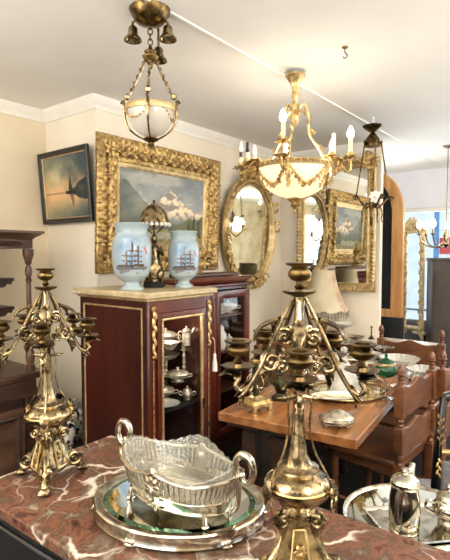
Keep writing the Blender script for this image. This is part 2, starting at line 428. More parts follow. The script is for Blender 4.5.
# crown moulding
def crown(path, name):
    prof = [(0, -.075), (.012, -.075), (.016, -.06), (.03, -.045), (.05, -.02), (.056, -.008), (.06, 0), (0, 0)]
    vs, fs = [], []; m = len(prof)
    for (x, y), (ox, oy) in path:
        for a, z in prof: vs.append((x+ox*a, y+oy*a, TOP_Z+z))
    for i in range(len(path)-1):
        for j in range(m): fs.append((i*m+j, (i+1)*m+j, (i+1)*m+(j+1) % m, i*m+(j+1) % m))
    struct(name, MB().add(vs, fs), 'white_paint', 'white crown moulding along the top of the walls', 'trim')
crown([((-2.6, 3.22), (0, -1)), ((2.0, 3.22), (-1, -1)), ((2.0, 2.64), (-1, -1)), ((PX, 2.64), (-1, -1)), ((PX, 1.6), (-1, 0))], 'trim_1')
p = on_z(291, 72, TOP_Z); q = on_z(440, 164, TOP_Z); YB = (p.y+q.y)/2
struct('trim_2', MB().box((2., YB+.03, TOP_Z-.003), (8., .014, .008)), 'white_paint', 'thin white batten crossing the ceiling over the chandelier', 'trim')
struct('baseboard_right', MB().box((PX-.008, 2.118, .06), (.016, 1.04, .12)), 'white_paint')
struct('baseboard_left', MB().box((-.3, 3.212, .06), (4.6, .016, .12)), 'white_paint')
# far shop window, and the street beyond it
w = tag(thing('window_1', 'large shop window at the far end', 'window', (FX, .7, 0)), kind='structure')
fr = MB()
for y in (-2.28, -1.0, .45, 1.45, 2.28): fr.box((0, y, 1.37), (.07, .05, 1.5))
fr.box((0, 0, .645), (.09, 4.6, .05)).box((0, 0, 2.1), (.09, 4.6, .05))
fr.build('window_frame', 'white_paint', w, bevel=.004)
MB().box((0, 0, 1.37), (.006, 4.5, 1.42)).build('window_pane', 'window_glass', w)
struct('street', MB().box((12, .7, -.1), (11, 16, .1)), 'street_grey', 'pale street outside the far window', 'street')
hs = thing('building', 'pale grey building across the street outside', 'building', (15, .5, 0))
b = MB().box((0, 0, 2.6), (1.5, 14, 5.2)); b.build('wall', 'street_grey', hs)
sgp = on_x(447, 248, 7.6); sg = thing('shop_sign', 'red and white sign with blue post outside the far window', 'sign', (7.6, sgp.y, 0))
MB().box((0, 0, 1.68), (.05, .2, .24)).build('red_panel', 'red_sign', sg)
MB().box((-.035, 0, 1.7), (.02, .13, .06)).build('white_band', 'white_paint', sg)
MB().box((0, .15, 1.1), (.06, .06, 2.2)).build('post', 'blue_paint', sg)

# ================================================================== CARVED SIDEBOARD at the left
def carved_sideboard():
    t = thing('carved_sideboard', 'dark carved wooden sideboard with turned columns at the left edge', 'sideboard', (.98, 2.68, 0))
    W, D, Z = .61, .5, .85              # half width, depth, counter height
    b = MB().box((0, D/2+.03, .44), (2*W-.02, D-.02, .76)).box((0, D/2+.01, .05), (2*W+.02, D, .1)).box((0, D/2+.015, .15), (2*W, D, .025))
    for x in (-W+.05, -.02, W-.05): b.box((x, .022, .46), (.075, .04, .58))
    b.build('body', 'walnut_dark', t, bevel=.004)
    c = MB().box((0, D/2-.005, Z-.012), (2*W+.05, D+.05, .024)).box((0, D/2+.005, Z-.035), (2*W+.02, D+.03, .022)); c.build('counter', 'walnut_mid', t, bevel=.005)
    fz = MB().box((0, .02, Z-.1), (2*W-.04, .04, .1)); 
    fz.build('frieze_panel', 'walnut_dark', t, bevel=.003)
    for x in (.28, -.3):
        d = MB(); d.box((x, .01, .41), (.46, .03, .46))
        d.build('door', 'walnut_mid', t, bevel=.003)
        dd = t.children[-1]
        r = MB(); P = rect_path(.35, .36, .02); r.sweep(P, [(.02, 0), (.02, .012), (.008, .02), (-.006, .012), (-.012, .0)])
        o = r.build('door_moulding', 'walnut_dark', dd); o.location = (x, -.005, .41)
        k = MB().lathe([(.0, 0), (.02, .002), (.022, .008), (.008, .012), (.008, .02), (.012, .026), (0, .032)], 12, mat=Matrix.Rotation(radians(90), 4, 'X')); o = k.build('knob', 'brass_dark', dd); o.location = (x-.2, -.005, .42)
    for x in (W-.055, -W+.055):
        k = MB()
        for q in range(8): k.tube([(x-.02+q*.006, .0, .2), (x-.02+q*.006, .0, .7)], .0024, 5)
        k.build('fluting', 'walnut_dark', t)
    # upper stage
    z0 = Z; zt = 1.66
    u = MB().box((-.04, D*.65, (z0+1.587)/2), (1.06, D*.4, 1.587-z0)); u.build('upper_cupboard', 'walnut_dark', t, bevel=.004)
    ud = MB().box((-.04, D*.44, 1.2), (.9, .02, .5)); ud.build('cupboard_panel', 'walnut_mid', t, bevel=.006)
    for z in (1.395, 1.215):
        s = MB().box((W-.15, D*.65, z), (.25, D*.4, .02))
        s.prism([(W-.2, z-.01), (W-.035, z-.01), (W-.045, z-.03), (W-.07, z-.026), (W-.085, z-.045), (W-.2, z-.055)], .02, Matrix.Translation((0, D*.47, 0)))
        s.build('shelf', 'walnut_dark', t, bevel=.003)
    col = [(.034, 0), (.034, .03), (.026, .034), (.03, .05), (.036, .075), (.03, .1), (.02, .115), (.026, .125), (.026, .135), (.02, .14), (.021, .16), (.017, .47), (.017, .475),
           (.023, .48), (.023, .49), (.016, .495), (.022, .51), (.027, .53), (.022, .55), (.014, .565), (.024, .575), (.026, .59), (.034, .605), (.04, .62), (.04, .65)]
    for x, y in ((W-.04, .03), (-W+.04, .03)):
        MB().lathe([(r*.8, z*1.13) for r, z in col], 16, (x, y, z0), mod=lambda a, z: 1+.035*cos(10*a) if .19 < z < .53 else 1).build('column', 'walnut_mid', t)
    f = MB().box((0, D*.5, 1.615), (2*W-.04, D-.02, .056)); f.build('frieze', 'walnut_mid', t, bevel=.003)
    g = MB()
    for x in (-.42, -.14, .14, .42):
        P = [((px_*.1+x, pz*.012+1.615), o, l) for (px_, pz), o, l in oval_path(1, 1, 20)]
        g.tube([(p[0][0], .008, p[0][1]) for p in P], .005, 6, closed=True); g.leaf((x-.07, .01, 1.615), (x+.07, .01, 1.615), (0, -1, 0), .009, .03, .5)
    g.build('carving', 'walnut_dark', t)
    vs = [(0, .0), (.01, .0), (.014, .008), (.03, .018), (.045, .03), (.055, .034), (.055, .048), (0, .048)]
    k = MB(); n = len(vs); V = []
    for (x, y), (ox, oy) in [((-W+.03, D), (-1, 0)), ((-W+.03, .01), (-1, -1)), ((W-.03, .01), (1, -1)), ((W-.03, D), (1, 0))]:
        for a, z in vs: V.append((x+ox*a, y+oy*a, 1.643+z))
    Fc = [(i*n+j, (i+1)*n+j, (i+1)*n+(j+1) % n, i*n+(j+1) % n) for i in range(3) for j in range(n)]
    k.add(V, Fc); k.box((0, D/2+.01, 1.667), (2*W-.06, D-.02, .046)); k.build('cornice', 'walnut_mid', t, smooth=30)
    return t
carved_sideboard()

# ================================================================== VITRINE with marble slab and gilt beading
VX, VY, VW, VD, VZ = 1.744, 1.878, .53, .61, 1.35
def vitrine():
    t = thing('vitrine', 'red mahogany display cabinet with gilt trim and glass door, left of the table', 'display cabinet', (VX, VY, 0))
    c = MB()
    c.box((.02, VD/2, .66), (.035, VD-.02, 1.3))                        # left side seen from the room
    c.build('side_panel', 'mahogany', t, bevel=.003)
    MB().box((VW-.02, VD/2, .66), (.035, VD-.02, 1.3)).build('side_panel', 'mahogany', t, bevel=.003)
    MB().box((VW/2, VD-.02, .66), (VW-.08, .03, 1.3)).build('back_panel', 'black_interior', t)
    for z in (.1, 1.275): MB().box((VW/2, VD/2, z), (VW-.08, VD-.06, .05)).build('board', 'black_interior', t)
    for x in (.035, VW-.035): MB().box((x, .03, .66), (.055, .05, 1.3)).build('stile', 'mahogany_red', t, bevel=.006)
    MB().box((VW/2, .03, 1.27), (VW-.124, .05, .08)).build('rail', 'mahogany_red', t, bevel=.003); MB().box((VW/2, .03, .1), (VW-.124, .05, .14)).build('rail', 'mahogany_red', t, bevel=.003)
    s = MB().box((VW/2, VD/2, VZ-.0175), (VW+.055, VD+.05, .035)); s.build('marble_slab', 'marble_beige', t, bevel=.008)
    MB().box((VW/2, VD/2, 1.307), (VW+.012, VD+.01, .014)).build('gilt_moulding', 'gilt_smooth', t, bevel=.003)
    dr = MB(); P = rect_path(VW-.13, 1.05, .05)
    dr.sweep(P, [(.0, -.012), (.0, .012), (-.024, .014), (-.032, .008), (-.032, -.012)]); o = dr.build('door', 'mahogany_red', t); o.location = (VW/2, .008, .705); d = o
    tr = MB(); tr.sweep(rect_path(VW-.194, .986, .01), [(.004, .008), (.004, .018), (-.004, .02), (-.010, .016), (-.010, .006)], disp=lambda l, j, a: .0016*sin(l*400) if 0 < j < 4 else 0)
    tr.build('gilt_beading', 'gilt_smooth', d)
    MB().box((0, .002, 0), (VW-.2, .004, .98)).build('glass_pane', 'vitrine_glass', d)
    k = MB().box((VW/2-.095, -.02, -.05), (.014, .006, .06)).lathe([(.003, 0), (.003, .02)], 8, (VW/2-.095, -.022, -.05), mat=Matrix.Rotation(radians(90), 4, 'X'))
    k.spiral((VW/2-.095, -.035, -.05), .011, 1, .002, r1=.9); k.build('key', 'brass', d)
    # gilt lines on the side
    g = MB(); g.sweep(rect_path(VD-.1, 1.14, .05), [(.004, 0), (.004, .006), (-.004, .007), (-.007, .004), (-.007, 0)])
    o = g.build('gilt_line', 'gilt_smooth', t); o.rotation_euler.z = radians(-90); o.location = (.004, VD/2, .69)
    # corner mounts
    for x in (.035, VW-.035):
        m = MB()
        for i in range(7):
            z = 1.25-i*.035; m.leaf((x, .0, z), (x+.012*(-1)**i, -.006, z-.05), (0, -1, 0), .014-.001*i, .25, .3)
        m.spiral((x, -.006, 1.255), .018, 1.2, .004).ball((x, -.004, 1.0), .008)
        m.tube([(x, -.002, .98), (x, -.002, .2)], .0035, 6); m.build('gilt_mount', 'gilt', t)
    for z in (.995, .79, .648): MB().box((VW/2, VD/2+.01, z), (VW-.085, VD-.09, .008)).build('shelf', 'vitrine_glass' if z > .7 else 'black_interior', t)
    for x in (.05, VW-.05):
        for y in (.05, VD-.05): MB().box((x, y, .02), (.05, .05, .04)).build('foot', 'mahogany', t)
    return t
vitrine()

# ================================================================== SECOND GLASS CABINET against the wall
BX0, BX1, BY0, BY1 = 2.385, 3.27, 2.3, 2.56
def bookcase():
    t = thing('glass_cabinet', 'mahogany glazed cabinet against the wall beneath the oval mirror', 'cabinet', (BX0, BY0, 0))
    W, D = BX1-BX0, BY1-BY0
    for x in (.015, W-.015): MB().box((x, D/2+.01, .66), (.03, D-.02, 1.28)).build('side_panel', 'mahogany', t, bevel=.003)
    MB().box((W/2, D-.01, .66), (W-.06, .02, 1.28)).build('back_panel', 'black_interior', t)
    MB().box((W/2, D/2+.01, 1.29), (W, D-.02, .02)).build('top_panel', 'mahogany', t); MB().box((W/2, D/2+.01, .06), (W, D-.02, .12)).build('plinth', 'mahogany', t)
    for z in (1.065, .775, .46): MB().box((W/2, D/2+.015, z), (W-.06, D-.06, .016)).build('shelf', 'walnut_mid', t)
    for sx in (-1, 1):
        d = MB(); d.sweep(rect_path(W/2-.002, 1.14, .08), [(0, -.008), (0, .012), (-.012, .016), (-.055, .014), (-.062, .008), (-.062, -.008)])
        o = d.build('door', 'mahogany_red', t); o.location = (W/2+sx*W/4, .008, .7)
        MB().box((0, .0, 0), (W/2-.12, .004, 1.02)).build('glass_pane', 'vitrine_glass', o)
        MB().ball((-sx*(W/4-.03), -.022, 0), .009, 8, 6).build('knob', 'brass', o)
    g = MB()
    for i in range(36): g.ball((W-.002, -.004, .16+i*.031), (.006, .006, .013), 6, 5)
    g.build('gilt_edge', 'gilt', t)
    c = MB(); prof = [(0, 0), (.012, 0), (.02, .012), (.02, .02), (.05, .045), (.055, .06), (.045, .066), (.03, .08), (.0, .084)]
    n = len(prof); V = []
    for (x, y), (ox, oy) in [((0, D), (-1, 0)), ((0, 0), (-1, -1)), ((W, 0), (1, -1)), ((W, D), (1, 0))]:
        for a, z in prof: V.append((x+ox*a, y+oy*a, 1.3+z))
    c.add(V, [(i*n+j, (i+1)*n+j, (i+1)*n+(j+1) % n, i*n+(j+1) % n) for i in range(3) for j in range(n)])
    c.box((W/2, D/2+.005, 1.34), (W, D-.01, .085)); c.build('cornice', 'mahogany_red', t, smooth=30)
    MB().box((W/2+.05, D/2+.01, 1.395), (W-.22, D-.1, .026)).build('top_board', 'walnut_mid', t, bevel=.008)
    m = MB()
    for i in range(5): m.leaf((.2+i*.025, -.03, 1.335), (.2+i*.025, -.05, 1.36), (0, -1, 0), .012, .2, .3)
    for i in range(6): m.leaf((W-.1+i*.018, -.04, 1.33), (W-.09+i*.018, -.055, 1.355), (0, -1, 0), .012, .2, .3)
    m.spiral((W-.02, -.05, 1.35), .022, 1.3, .005); m.build('gilt_mount', 'gilt', t)
    return t
bookcase()

# ================================================================== MARBLE TOPPED COMMODE in the foreground
KZ = .88
kb, kf = on_z(133, 445, KZ), on_z(-32, 488, KZ)            # the two corners at the far end
kw, kl = (kb-kf).length, 1.75
kd = (on_z(93, 560, KZ)-kf).normalized(); kd2 = (on_z(380, 536, KZ)-kb).normalized(); kd = (kd+kd2)/2
ka = atan2(kd.x, -kd.y)
k = thing('marble_commode', 'long black commode with red veined marble top across the foreground', 'commode', (kf.x, kf.y, 0), ka)
mt = MB().box((kw/2, -kl/2, KZ-.017), (kw, kl, .034)); mt.build('marble_top', 'marble_rouge', k, bevel=.006)
bd = MB().box((kw/2, -kl/2, .44), (kw-.05, kl-.05, .806)).box((kw/2, -kl/2, .05), (kw-.02, kl-.02, .1)); bd.build('body', 'ebonised', k, bevel=.006)
for i in range(3):
    dd = MB().box((.022, -.34-i*.53, .5), (.012, .48, .62)); o = dd.build('door', 'ebonised', k, bevel=.006)
    MB().ball((.008, -.14-i*.53, .5), .012, 10, 8).build('knob', 'brass_dark', o)

# ================================================================== DINING TABLE AND CHAIRS
A = on_z(356.7, 440, .75); B = on_z(217.8, 412, .75)
tang = atan2(B.x-A.x, B.y-A.y)                       # small turn against the walls
TW = (B-A).length; TL = 1.5
tb = thing('dining_table', 'brown wooden dining table covered with silver and glass', 'table', (A.x, A.y, 0), -tang)
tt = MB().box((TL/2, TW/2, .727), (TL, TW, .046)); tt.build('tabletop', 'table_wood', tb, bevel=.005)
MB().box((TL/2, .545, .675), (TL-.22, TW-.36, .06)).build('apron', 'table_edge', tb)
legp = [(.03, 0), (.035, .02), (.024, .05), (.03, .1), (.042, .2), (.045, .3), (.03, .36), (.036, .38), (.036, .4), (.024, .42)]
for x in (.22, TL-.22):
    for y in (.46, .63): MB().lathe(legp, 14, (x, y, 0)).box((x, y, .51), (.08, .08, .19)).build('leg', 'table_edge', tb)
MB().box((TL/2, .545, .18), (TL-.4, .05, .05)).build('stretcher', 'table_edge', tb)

fin = [(.008, 0), (.018, .004), (.02, .012), (.011, .018), (.012, .024), (.022, .032), (.024, .036), (.02, .04), (.021, .05), (.019, .062), (.012, .075), (.005, .083), (0, .085)]
def chair():
    t = thing('dining_chair', '', 'chair', group='turned oak dining chairs')
    W = .46
    for x in (-W/2, W/2):
        p = MB().box((x, 0, .22), (.05, .046, .44)).lathe([(.019, .44), (.021, .45), (.014, .462), (.021, .48), (.014, .5), (.02, .51), (.02, .52)], 12, (x, 0, 0)).box((x, 0, .585), (.052, .048, .13))
        p.lathe([(.018, .65), (.02, .658), (.013, .667), (.021, .682), (.013, .697), (.019, .705)], 12, (x, 0, 0)).box((x, 0, .785), (.054, .05, .17))
        p.lathe([(.02, .865), (.02, .87), (.013, .878), (.018, .888), (.012, .897)], 12, (x, 0, 0))
        o = p.build('back_post', 'oak_chair', t, bevel=.004)
        MB().lathe(fin, 14, (x, 0, .895)).build('finial', 'oak_chair', o)
    def rail(zb, zt, amp, name):
        n = 30; top = []; bot = []
        for i in range(n+1):
            u = i/n; x = -W/2+.015+(W-.03)*u; s = abs(2*u-1)
            top.append((x, zt+amp*(.5*cos(2*pi*u*2.)*(1-.4*s)-.2+.9*(1-s)**2)))
            bot.append((x, zb+amp*.5*cos(2*pi*u*2)))
        mb = MB()
        vs = []; m = n+1
        for y in (-.011, .011): vs += [(x, y, z) for x, z in bot]+[(x, y, z) for x, z in top]
        fs = []
        for i in range(n):
            fs += [(i, i+1, m+i+1, m+i), (2*m+i, 3*m+i, 3*m+i+1, 2*m+i+1), (m+i, m+i+1, 3*m+i+1, 3*m+i), (i, 2*m+i, 2*m+i+1, i+1)]
        mb.add(vs, fs); mb.box((0, 0, zb-.012+.02), (W-.03, .018, .02)); mb.build(name, 'oak_chair', t, bevel=.003)
    rail(.7, .855, .02, 'top_rail'); rail(.49, .635, .02, 'middle_rail')
    s = MB().box((0, .215, .445), (W+.04, .4, .035)); s.build('seat', 'oak_chair', t, bevel=.01)
    MB().box((0, .215, .405), (W-.01, .36, .05)).build('seat_frame', 'oak_chair', t)
    lp = [(.016, 0), (.022, .03), (.015, .05), (.022, .12), (.024, .2), (.015, .26), (.022, .28), (.022, .39)]
    for x in (-W/2+.01, W/2-.01): MB().lathe(lp, 12, (x, .38, 0)).build('leg', 'oak_chair', t)
    for x in (-W/2+.005, W/2-.005): MB().tube([(x, .02, .16), (x, .38, .16)], .011, 8).build('stretcher', 'oak_chair', t)
    return t
ch = chair()
pl = on_z(402, 366, .975)
ch.location = (pl.x+.235, pl.y-.01, 0); ch.rotation_euler.z = radians(-4)
ch['label'] = 'turned oak dining chair nearest the camera, at the right side of the table'
again(ch, (pl.x+.765, pl.y-.09, 0), radians(-5), 'second turned oak dining chair along the right side, cut off by the photo edge')
again(ch, (3.88, 1.17, 0), radians(92), 'turned oak dining chair at the far end of the table before the white sideboard')
pz = on_z(252, 331, .975)
again(ch, (pz.x+.25, pz.y-.06, 0), radians(176), 'turned oak dining chair on the far side of the table by the glazed cabinet')

# ================================================================== MARBLE SIDEBOARD below the large mirror
sb = thing('marble_sideboard', 'low sideboard with white marble top under the rectangular mirror', 'sideboard', (3.945, 1.02, 0))
SBW, SBL, SBZ = .38, 1.36, .80
MB().box((SBW/2, SBL/2, SBZ-.02), (SBW, SBL, .04)).build('marble_top', 'marble_white', sb, bevel=.01)
MB().box((SBW/2, SBL/2, SBZ-.055), (SBW-.02, SBL-.02, .03)).build('moulding', 'oak_chair', sb, bevel=.008)
MB().box((SBW/2+.01, SBL/2, .37), (SBW-.06, SBL-.06, .66)).box((SBW/2, SBL/2, .04), (SBW-.03, SBL-.03, .08)).build('body', 'oak_chair', sb, bevel=.004)
for i in range(3): o = MB().box((.03, .25+i*.43, .37), (.012, .38, .52)).build('door', 'oak_chair', sb, bevel=.005); MB().ball((.018, .1+i*.43, .4), .01, 8, 6).build('knob', 'brass_dark', o)

# ================================================================== FAR RIGHT: dark cabinet, arched board, bench
q = at_d(432, 258, 4.7)
gc = thing('dark_cabinet', 'tall plain dark cabinet at the right edge by the bright window', 'cabinet', (q.x, q.y, 0), CAMROT-radians(13))
MB().box((.31, .155, q.z/2), (.6, .29, q.z-.04)).build('body', 'grey_cabinet', gc, bevel=.004)
MB().box((.31, .155, q.z-.015), (.62, .31, .03)).build('top', 'grey_cabinet', gc, bevel=.006)
for x in (.165, .455): o = MB().box((x, .008, q.z/2), (.27, .012, q.z-.2)).build('door', 'grey_cabinet', gc, bevel=.003); MB().ball((x+(.1 if x < .3 else -.1), -.008, q.z/2), .012, 8, 6).build('knob', 'brass_dark', o)

# arched pine frame round a black board, seen past the wall pier
EX = 4.62
e0, e1 = on_x(402.5, 250, EX), on_x(402.5, 318, EX)
ar = thing('arched_board', 'tall round-topped pine frame around a black board beside the pier', 'framed board', (EX, e0.y, 0))
aw = .56; zb = e1.z; zs = 1.93; fw = .105
outer = [(0, zb), (aw, zb), (aw, zs)]+[(aw/2+aw/2*cos(pi*i/20), zs+.42*sin(pi*i/20)) for i in range(1, 20)]+[(0, zs)]
iw = aw-2*fw
inner = [(fw, zb+.075), (aw-fw, zb+.075), (aw-fw, zs)]+[(aw/2+iw/2*cos(pi*i/20), zs+.32*sin(pi*i/20)) for i in range(1, 20)]+[(fw, zs)]
n = len(outer); V = []; mb = MB()
for xx in (0., .05):
    V += [(xx, a, z) for a, z in outer]+[(xx, a, z) for a, z in inner]
Fc = []
for i in range(n):
    j = (i+1) % n
    Fc += [(i, j, n+j, n+i), (2*n+i, 3*n+i, 3*n+j, 2*n+j), (i, 2*n+i, 2*n+j, j), (n+i, n+j, 3*n+j, 3*n+i)]
mb.add(V, Fc).build('frame', 'pine', ar, smooth=30)
mb = MB(); m_ = len(inner)
mb.add([(.02, a, z) for a, z in inner]+[(.036, a, z) for a, z in inner], [tuple(range(m_)), tuple(reversed(range(m_, 2*m_)))])
mb.build('black_panel', 'black_felt', ar)
MB().box((.025, aw/2, zb/2), (.06, aw+.02, zb-.004)).build('base', 'black_board', ar, bevel=.004)

bn = at_d(413, 331, 5.35)
be = thing('bench', 'low grey upholstered bench below the far window', 'bench', (5.92, bn.y+.2, 0), radians(-90))
MB().box((0, 0, .38), (1.0, .4, .12)).build('seat', 'grey_fabric', be, bevel=.03)
MB().box((0, -.19, .62), (1.0, .09, .36)).build('backrest', 'grey_fabric', be, bevel=.03)
for x in (-.45, .45):
    for y in (-.15, .15): MB().box((x, y, .16), (.05, .05, .32)).build('leg', 'walnut_dark', be)
tr = on_x(423, 331, 5.6)
ty = thing('low_stand', 'small dark stand holding a pale tray near the far window', 'stand', (5.6, tr.y, 0))
MB().lathe([(.09, 0), (.09, .02), (.03, .05), (.025, .6), (.05, .64), (.09, .66)], 16).build('pedestal', 'lacquer', ty)
tag(MB().lathe([(.0, .0), (.1, .0), (.12, .02), (.115, .022), (.095, .008), (0, .008)], 24).build('tray', 'marble_white', None, loc=(5.6, tr.y, .66)), 'pale round tray on the small dark stand', 'tray')
# ================================================================== PICTURES AND MIRRORS
def ridge(u, pts):
    for (a, b), (c, d) in zip(pts, pts[1:]):
        if a <= u <= c: return b+(d-b)*(u-a)/(c-a)
    return 0
def L3(r, g, b): return (lin(r), lin(g), lin(b))
def mountains(u, v):
    c = mountains0(u, v); return tuple(min(1, x*1.45+.012) for x in c[:3])+(1.,)
def mountains0(u, v):
    n = fbm(u*7, v*7, 1); n2 = fbm(u*22, v*22, 4)
    c = mix3(L3(166, 167, 162), L3(116, 124, 130), v*1.1-.1+.25*n)
    c = mix3(c, L3(196, 190, 176), .35*sstep(.1, .5, fbm(u*3, v*5, 9)))
    far = ridge(u, [(0, .5), (.3, .56), (.42, .62), (.5, .72), (.56, .77), (.62, .74), (.7, .64), (.8, .56), (.9, .5), (1, .46)])+.02*n2
    if v < far:
        lit = sstep(-.25, .35, fbm(u*9+v*5, v*9-u*6, 3)+.9*(u-.55))
        c = mix3(L3(130, 124, 120), L3(222, 202, 176), lit); c = mix3(c, L3(112, 122, 118), sstep(.5, .32, v))
    left = ridge(u, [(0, .86), (.08, .84), (.2, .68), (.3, .56), (.4, .44), (.5, .36), (.7, .3), (1, .3)])+.03*n2
    if v < left: c = mix3(L3(92, 100, 98), L3(126, 128, 118), .5+.7*n); c = mix3(c, L3(84, 88, 74), sstep(.45, .2, v))
    right = ridge(u, [(0, 0), (.55, .2), (.7, .34), (.82, .42), (.9, .4), (1, .46)])+.03*n2
    if v < right: c = mix3(L3(82, 88, 68), L3(124, 120, 90), .5+.8*n)
    if v < .2+.05*n: c = mix3(L3(96, 92, 62), L3(150, 136, 96), .5+.8*n2)
    if .1 < v < .19 and .3 < u < .75: c = mix3(c, L3(150, 156, 150), .5)
    for x, h, w in ((.87, .5, .03), (.93, .44, .028), (.8, .36, .024)):
        if .12 < v < h and abs(u-x) < w*(h-v)/h*2*(1+.5*n2): c = mix3(L3(52, 60, 44), L3(74, 80, 56), .5+n)
    return c
def harbour(u, v):
    c = harbour0(u, v); return tuple(min(1, .82*x*1.6+.18*1.6*(c[0]+c[1]+c[2])/3+.006) for x in c[:3])+(1.,)
def harbour0(u, v):
    n = fbm(u*5, v*5, 2); n2 = fbm(u*18, v*18, 5)
    hz = .4
    w = abs(v-hz)/.6
    c = mix3(L3(186, 148, 96), L3(116, 118, 92), w*1.5+.35*n)
    c = mix3(c, L3(48, 62, 70), sstep(.3, 1.15, v*.8+u*.6+.2*n-.2) if v > hz else sstep(.4, 1.1, (hz-v)*1.2+u*.6))
    c = mix3(c, L3(204, 158, 100), .6*exp(-((u-.22)**2/.03+(v-hz)**2/.012)))
    c = mix3(c, L3(190, 182, 140), .45*exp(-((u-.3)**2/.02+(v-.68)**2/.03)))
    hill = ridge(u, [(0, 0), (.55, .41), (.7, .46), (.8, .55), (.95, .6), (1, .6)])
    if hz-(hill-hz)*.7 < v < hill+.02*n2 and hill > hz: c = mix3(L3(34, 40, 42), L3(56, 60, 58), .5+n)
    d = abs(u-.62)
    if hz-.04 < v < .66 and d < .045*(.68-v)/.26+.004: c = L3(42, 38, 36)+(1.,)
    if .16 < v < hz and abs(u-.64-(hz-v)*.12) < .05*(v-.14)/.24+.004: c = mix3(c, L3(42, 42, 42), .7)
    if abs(v-hz) < .022 and .5 < u < .74: c = L3(30, 28, 28)+(1.,)
    if abs(v-hz) < .012 and u < .5: c = mix3(c, L3(104, 88, 72), .6)
    return c

# --- big mountain painting on the chimney wall
pw, ph = 1.27, .92
PCX, PCZ = 2.0+pw/2-.03, 1.885
bp = thing('mountain_painting', 'large snowy mountain landscape painting in wide carved gilt frame', 'painting', (PCX, 2.615, PCZ))
bp.rotation_euler = (radians(2.), 0, 0)
def carved(l, j, a):
    s = 0.
    if a > .082: s = .006*(cos(2*pi*l/.052)*cos((a-.12)*2*pi/.07)+.5*cos(2*pi*l/.026))
    elif a > .035: s = .011*(abs(sin(2*pi*l/.075+a*50))-.5)+.004*sin(2*pi*l/.03-a*90)
    return s
prof = [(0, .0), (0, .012)]+[(.001+.032*t/2, .013+.004*t) for t in range(3)]+[(.038, .018)]+[(.04+.042*t/8, .022+.032*sin(pi*t/8)) for t in range(9)]
prof += [(.085+.072*t/9, .03+.008*sin(pi*t/9)) for t in range(10)]+[(.162, .03), (.168, .02), (.168, 0)]
fwid = .168
fm = MB(); fm.sweep(rect_path(pw-2*fwid, ph-2*fwid, .0065), prof, disp=carved); fm.build('frame', 'gilt', bp, smooth=180)
sl = MB(); sl.sweep(rect_path(pw-2*fwid-.06, ph-2*fwid-.06, .1), [(0, 0), (0, .006), (.004, .009), (.026, .016), (.032, .016), (.032, 0)]); sl.build('slip', 'gilt_smooth', bp)
orn = MB()
for sx in (-1, 1):                                   # leaf clusters on the corners, leaves along the inner torus
    for sz in (-1, 1):
        cx, cz = sx*(pw/2-.1), sz*(ph/2-.1)
        for k in range(9):
            a = 2*pi*k/9; orn.leaf((cx, -.035, cz), (cx+.07*cos(a), -.04, cz+.07*sin(a)), (0, -1, 0), .017, .35, .3, 1)
        orn.ball((cx, -.055, cz), .016, 10, 8)
def leaves(x0, z0, x1, z1, n, w):
    for k in range(n):
        t = (k+.5)/n; x, z = x0+(x1-x0)*t, z0+(z1-z0)*t; dx, dz = (x1-x0)/n, (z1-z0)/n
        s = (-1)**k; L = math.hypot(dx, dz); ox, oz = -dz/L*.02*s, dx/L*.02*s
        orn.leaf((x-dx*.6, -.052, z-dz*.6), (x+dx*.7+ox, -.05, z+dz*.7+oz), (0, -1, 0), w, .3, .35, 1)
ix, iz = pw/2-fwid+.06, ph/2-fwid+.06
leaves(-ix, iz, ix, iz, 22, .02); leaves(-ix, -iz, ix, -iz, 22, .02); leaves(-ix, -iz, -ix, iz, 15, .02); leaves(ix, -iz, ix, iz, 15, .02)
orn.build('leaf_carving', 'gilt', bp)
cv, cf = canvas(pw-2*fwid-.05, ph-2*fwid-.05, 220, 150, mountains); cv.build('canvas', 'picture', bp, smooth=0, col=cf)

# --- small harbour painting on the side of the chimney wall
hp = thing('harbour_painting', 'dusk seascape with dark sailing boat in plain black frame', 'painting', (1.962, 2.925, 2.02), radians(-90))
hp.rotation_euler = (radians(4.5), 0, radians(-90))
hw, hh = .575, .50
f = MB(); f.sweep(rect_path(hw-.07, hh-.07, .2), [(0, 0), (0, .012), (.006, .016), (.012, .014), (.03, .024), (.035, .02), (.035, 0)]); f.build('frame', 'ebonised', hp)
f = MB(); f.sweep(rect_path(hw-.082, hh-.082, .2), [(0, 0), (0, .008), (.007, .012), (.007, 0)]); f.build('slip', 'gilt_smooth', hp)
cv, cf = canvas(hw-.08, hh-.08, 120, 100, harbour); cv.build('canvas', 'picture', hp, smooth=0, col=cf)

# --- oval mirror with carved crest
om = thing('oval_mirror', 'gilt oval wall mirror with carved leaf crest above the glazed cabinet', 'mirror', (3.70, 2.60, 1.765))
om.rotation_euler = (radians(2), 0, 0)
oa, ob = .345, .43
f = MB(); f.sweep(oval_path(oa, ob, 160), [(-.004, 0), (-.004, .012), (.004, .02), (.014, .016), (.022, .026), (.038, .04), (.052, .036), (.062, .022), (.074, .03), (.082, .02), (.082, 0)],
    disp=lambda l, j, a: .003*sin(l*2*pi/.022) if j in (2, 8) else 0); f.build('frame', 'gilt_smooth', om, smooth=60)
g = MB(); n = 64
for yy in (-.006, .004): g.v += [(oa*cos(2*pi*i/n), yy, ob*sin(2*pi*i/n)) for i in range(n)]
g.f = [tuple(range(n)), tuple(reversed(range(n, 2*n)))]+[((i+1) % n, i, n+i, n+(i+1) % n) for i in range(n)]
g.build('mirror_glass', 'mirror_old', om, smooth=0)
c = MB()
for k in range(17):
    a = radians(90+(k-8)*11); x, z = (oa+.05)*cos(a), (ob+.05)*sin(a); h = .1-.006*abs(k-8)
    c.leaf((x, -.03, z), (x+h*cos(a+.5*(-1)**k), -.05, z+h*sin(a+.5*(-1)**k)), (0, -1, 0), .026, .35, .3, 1)
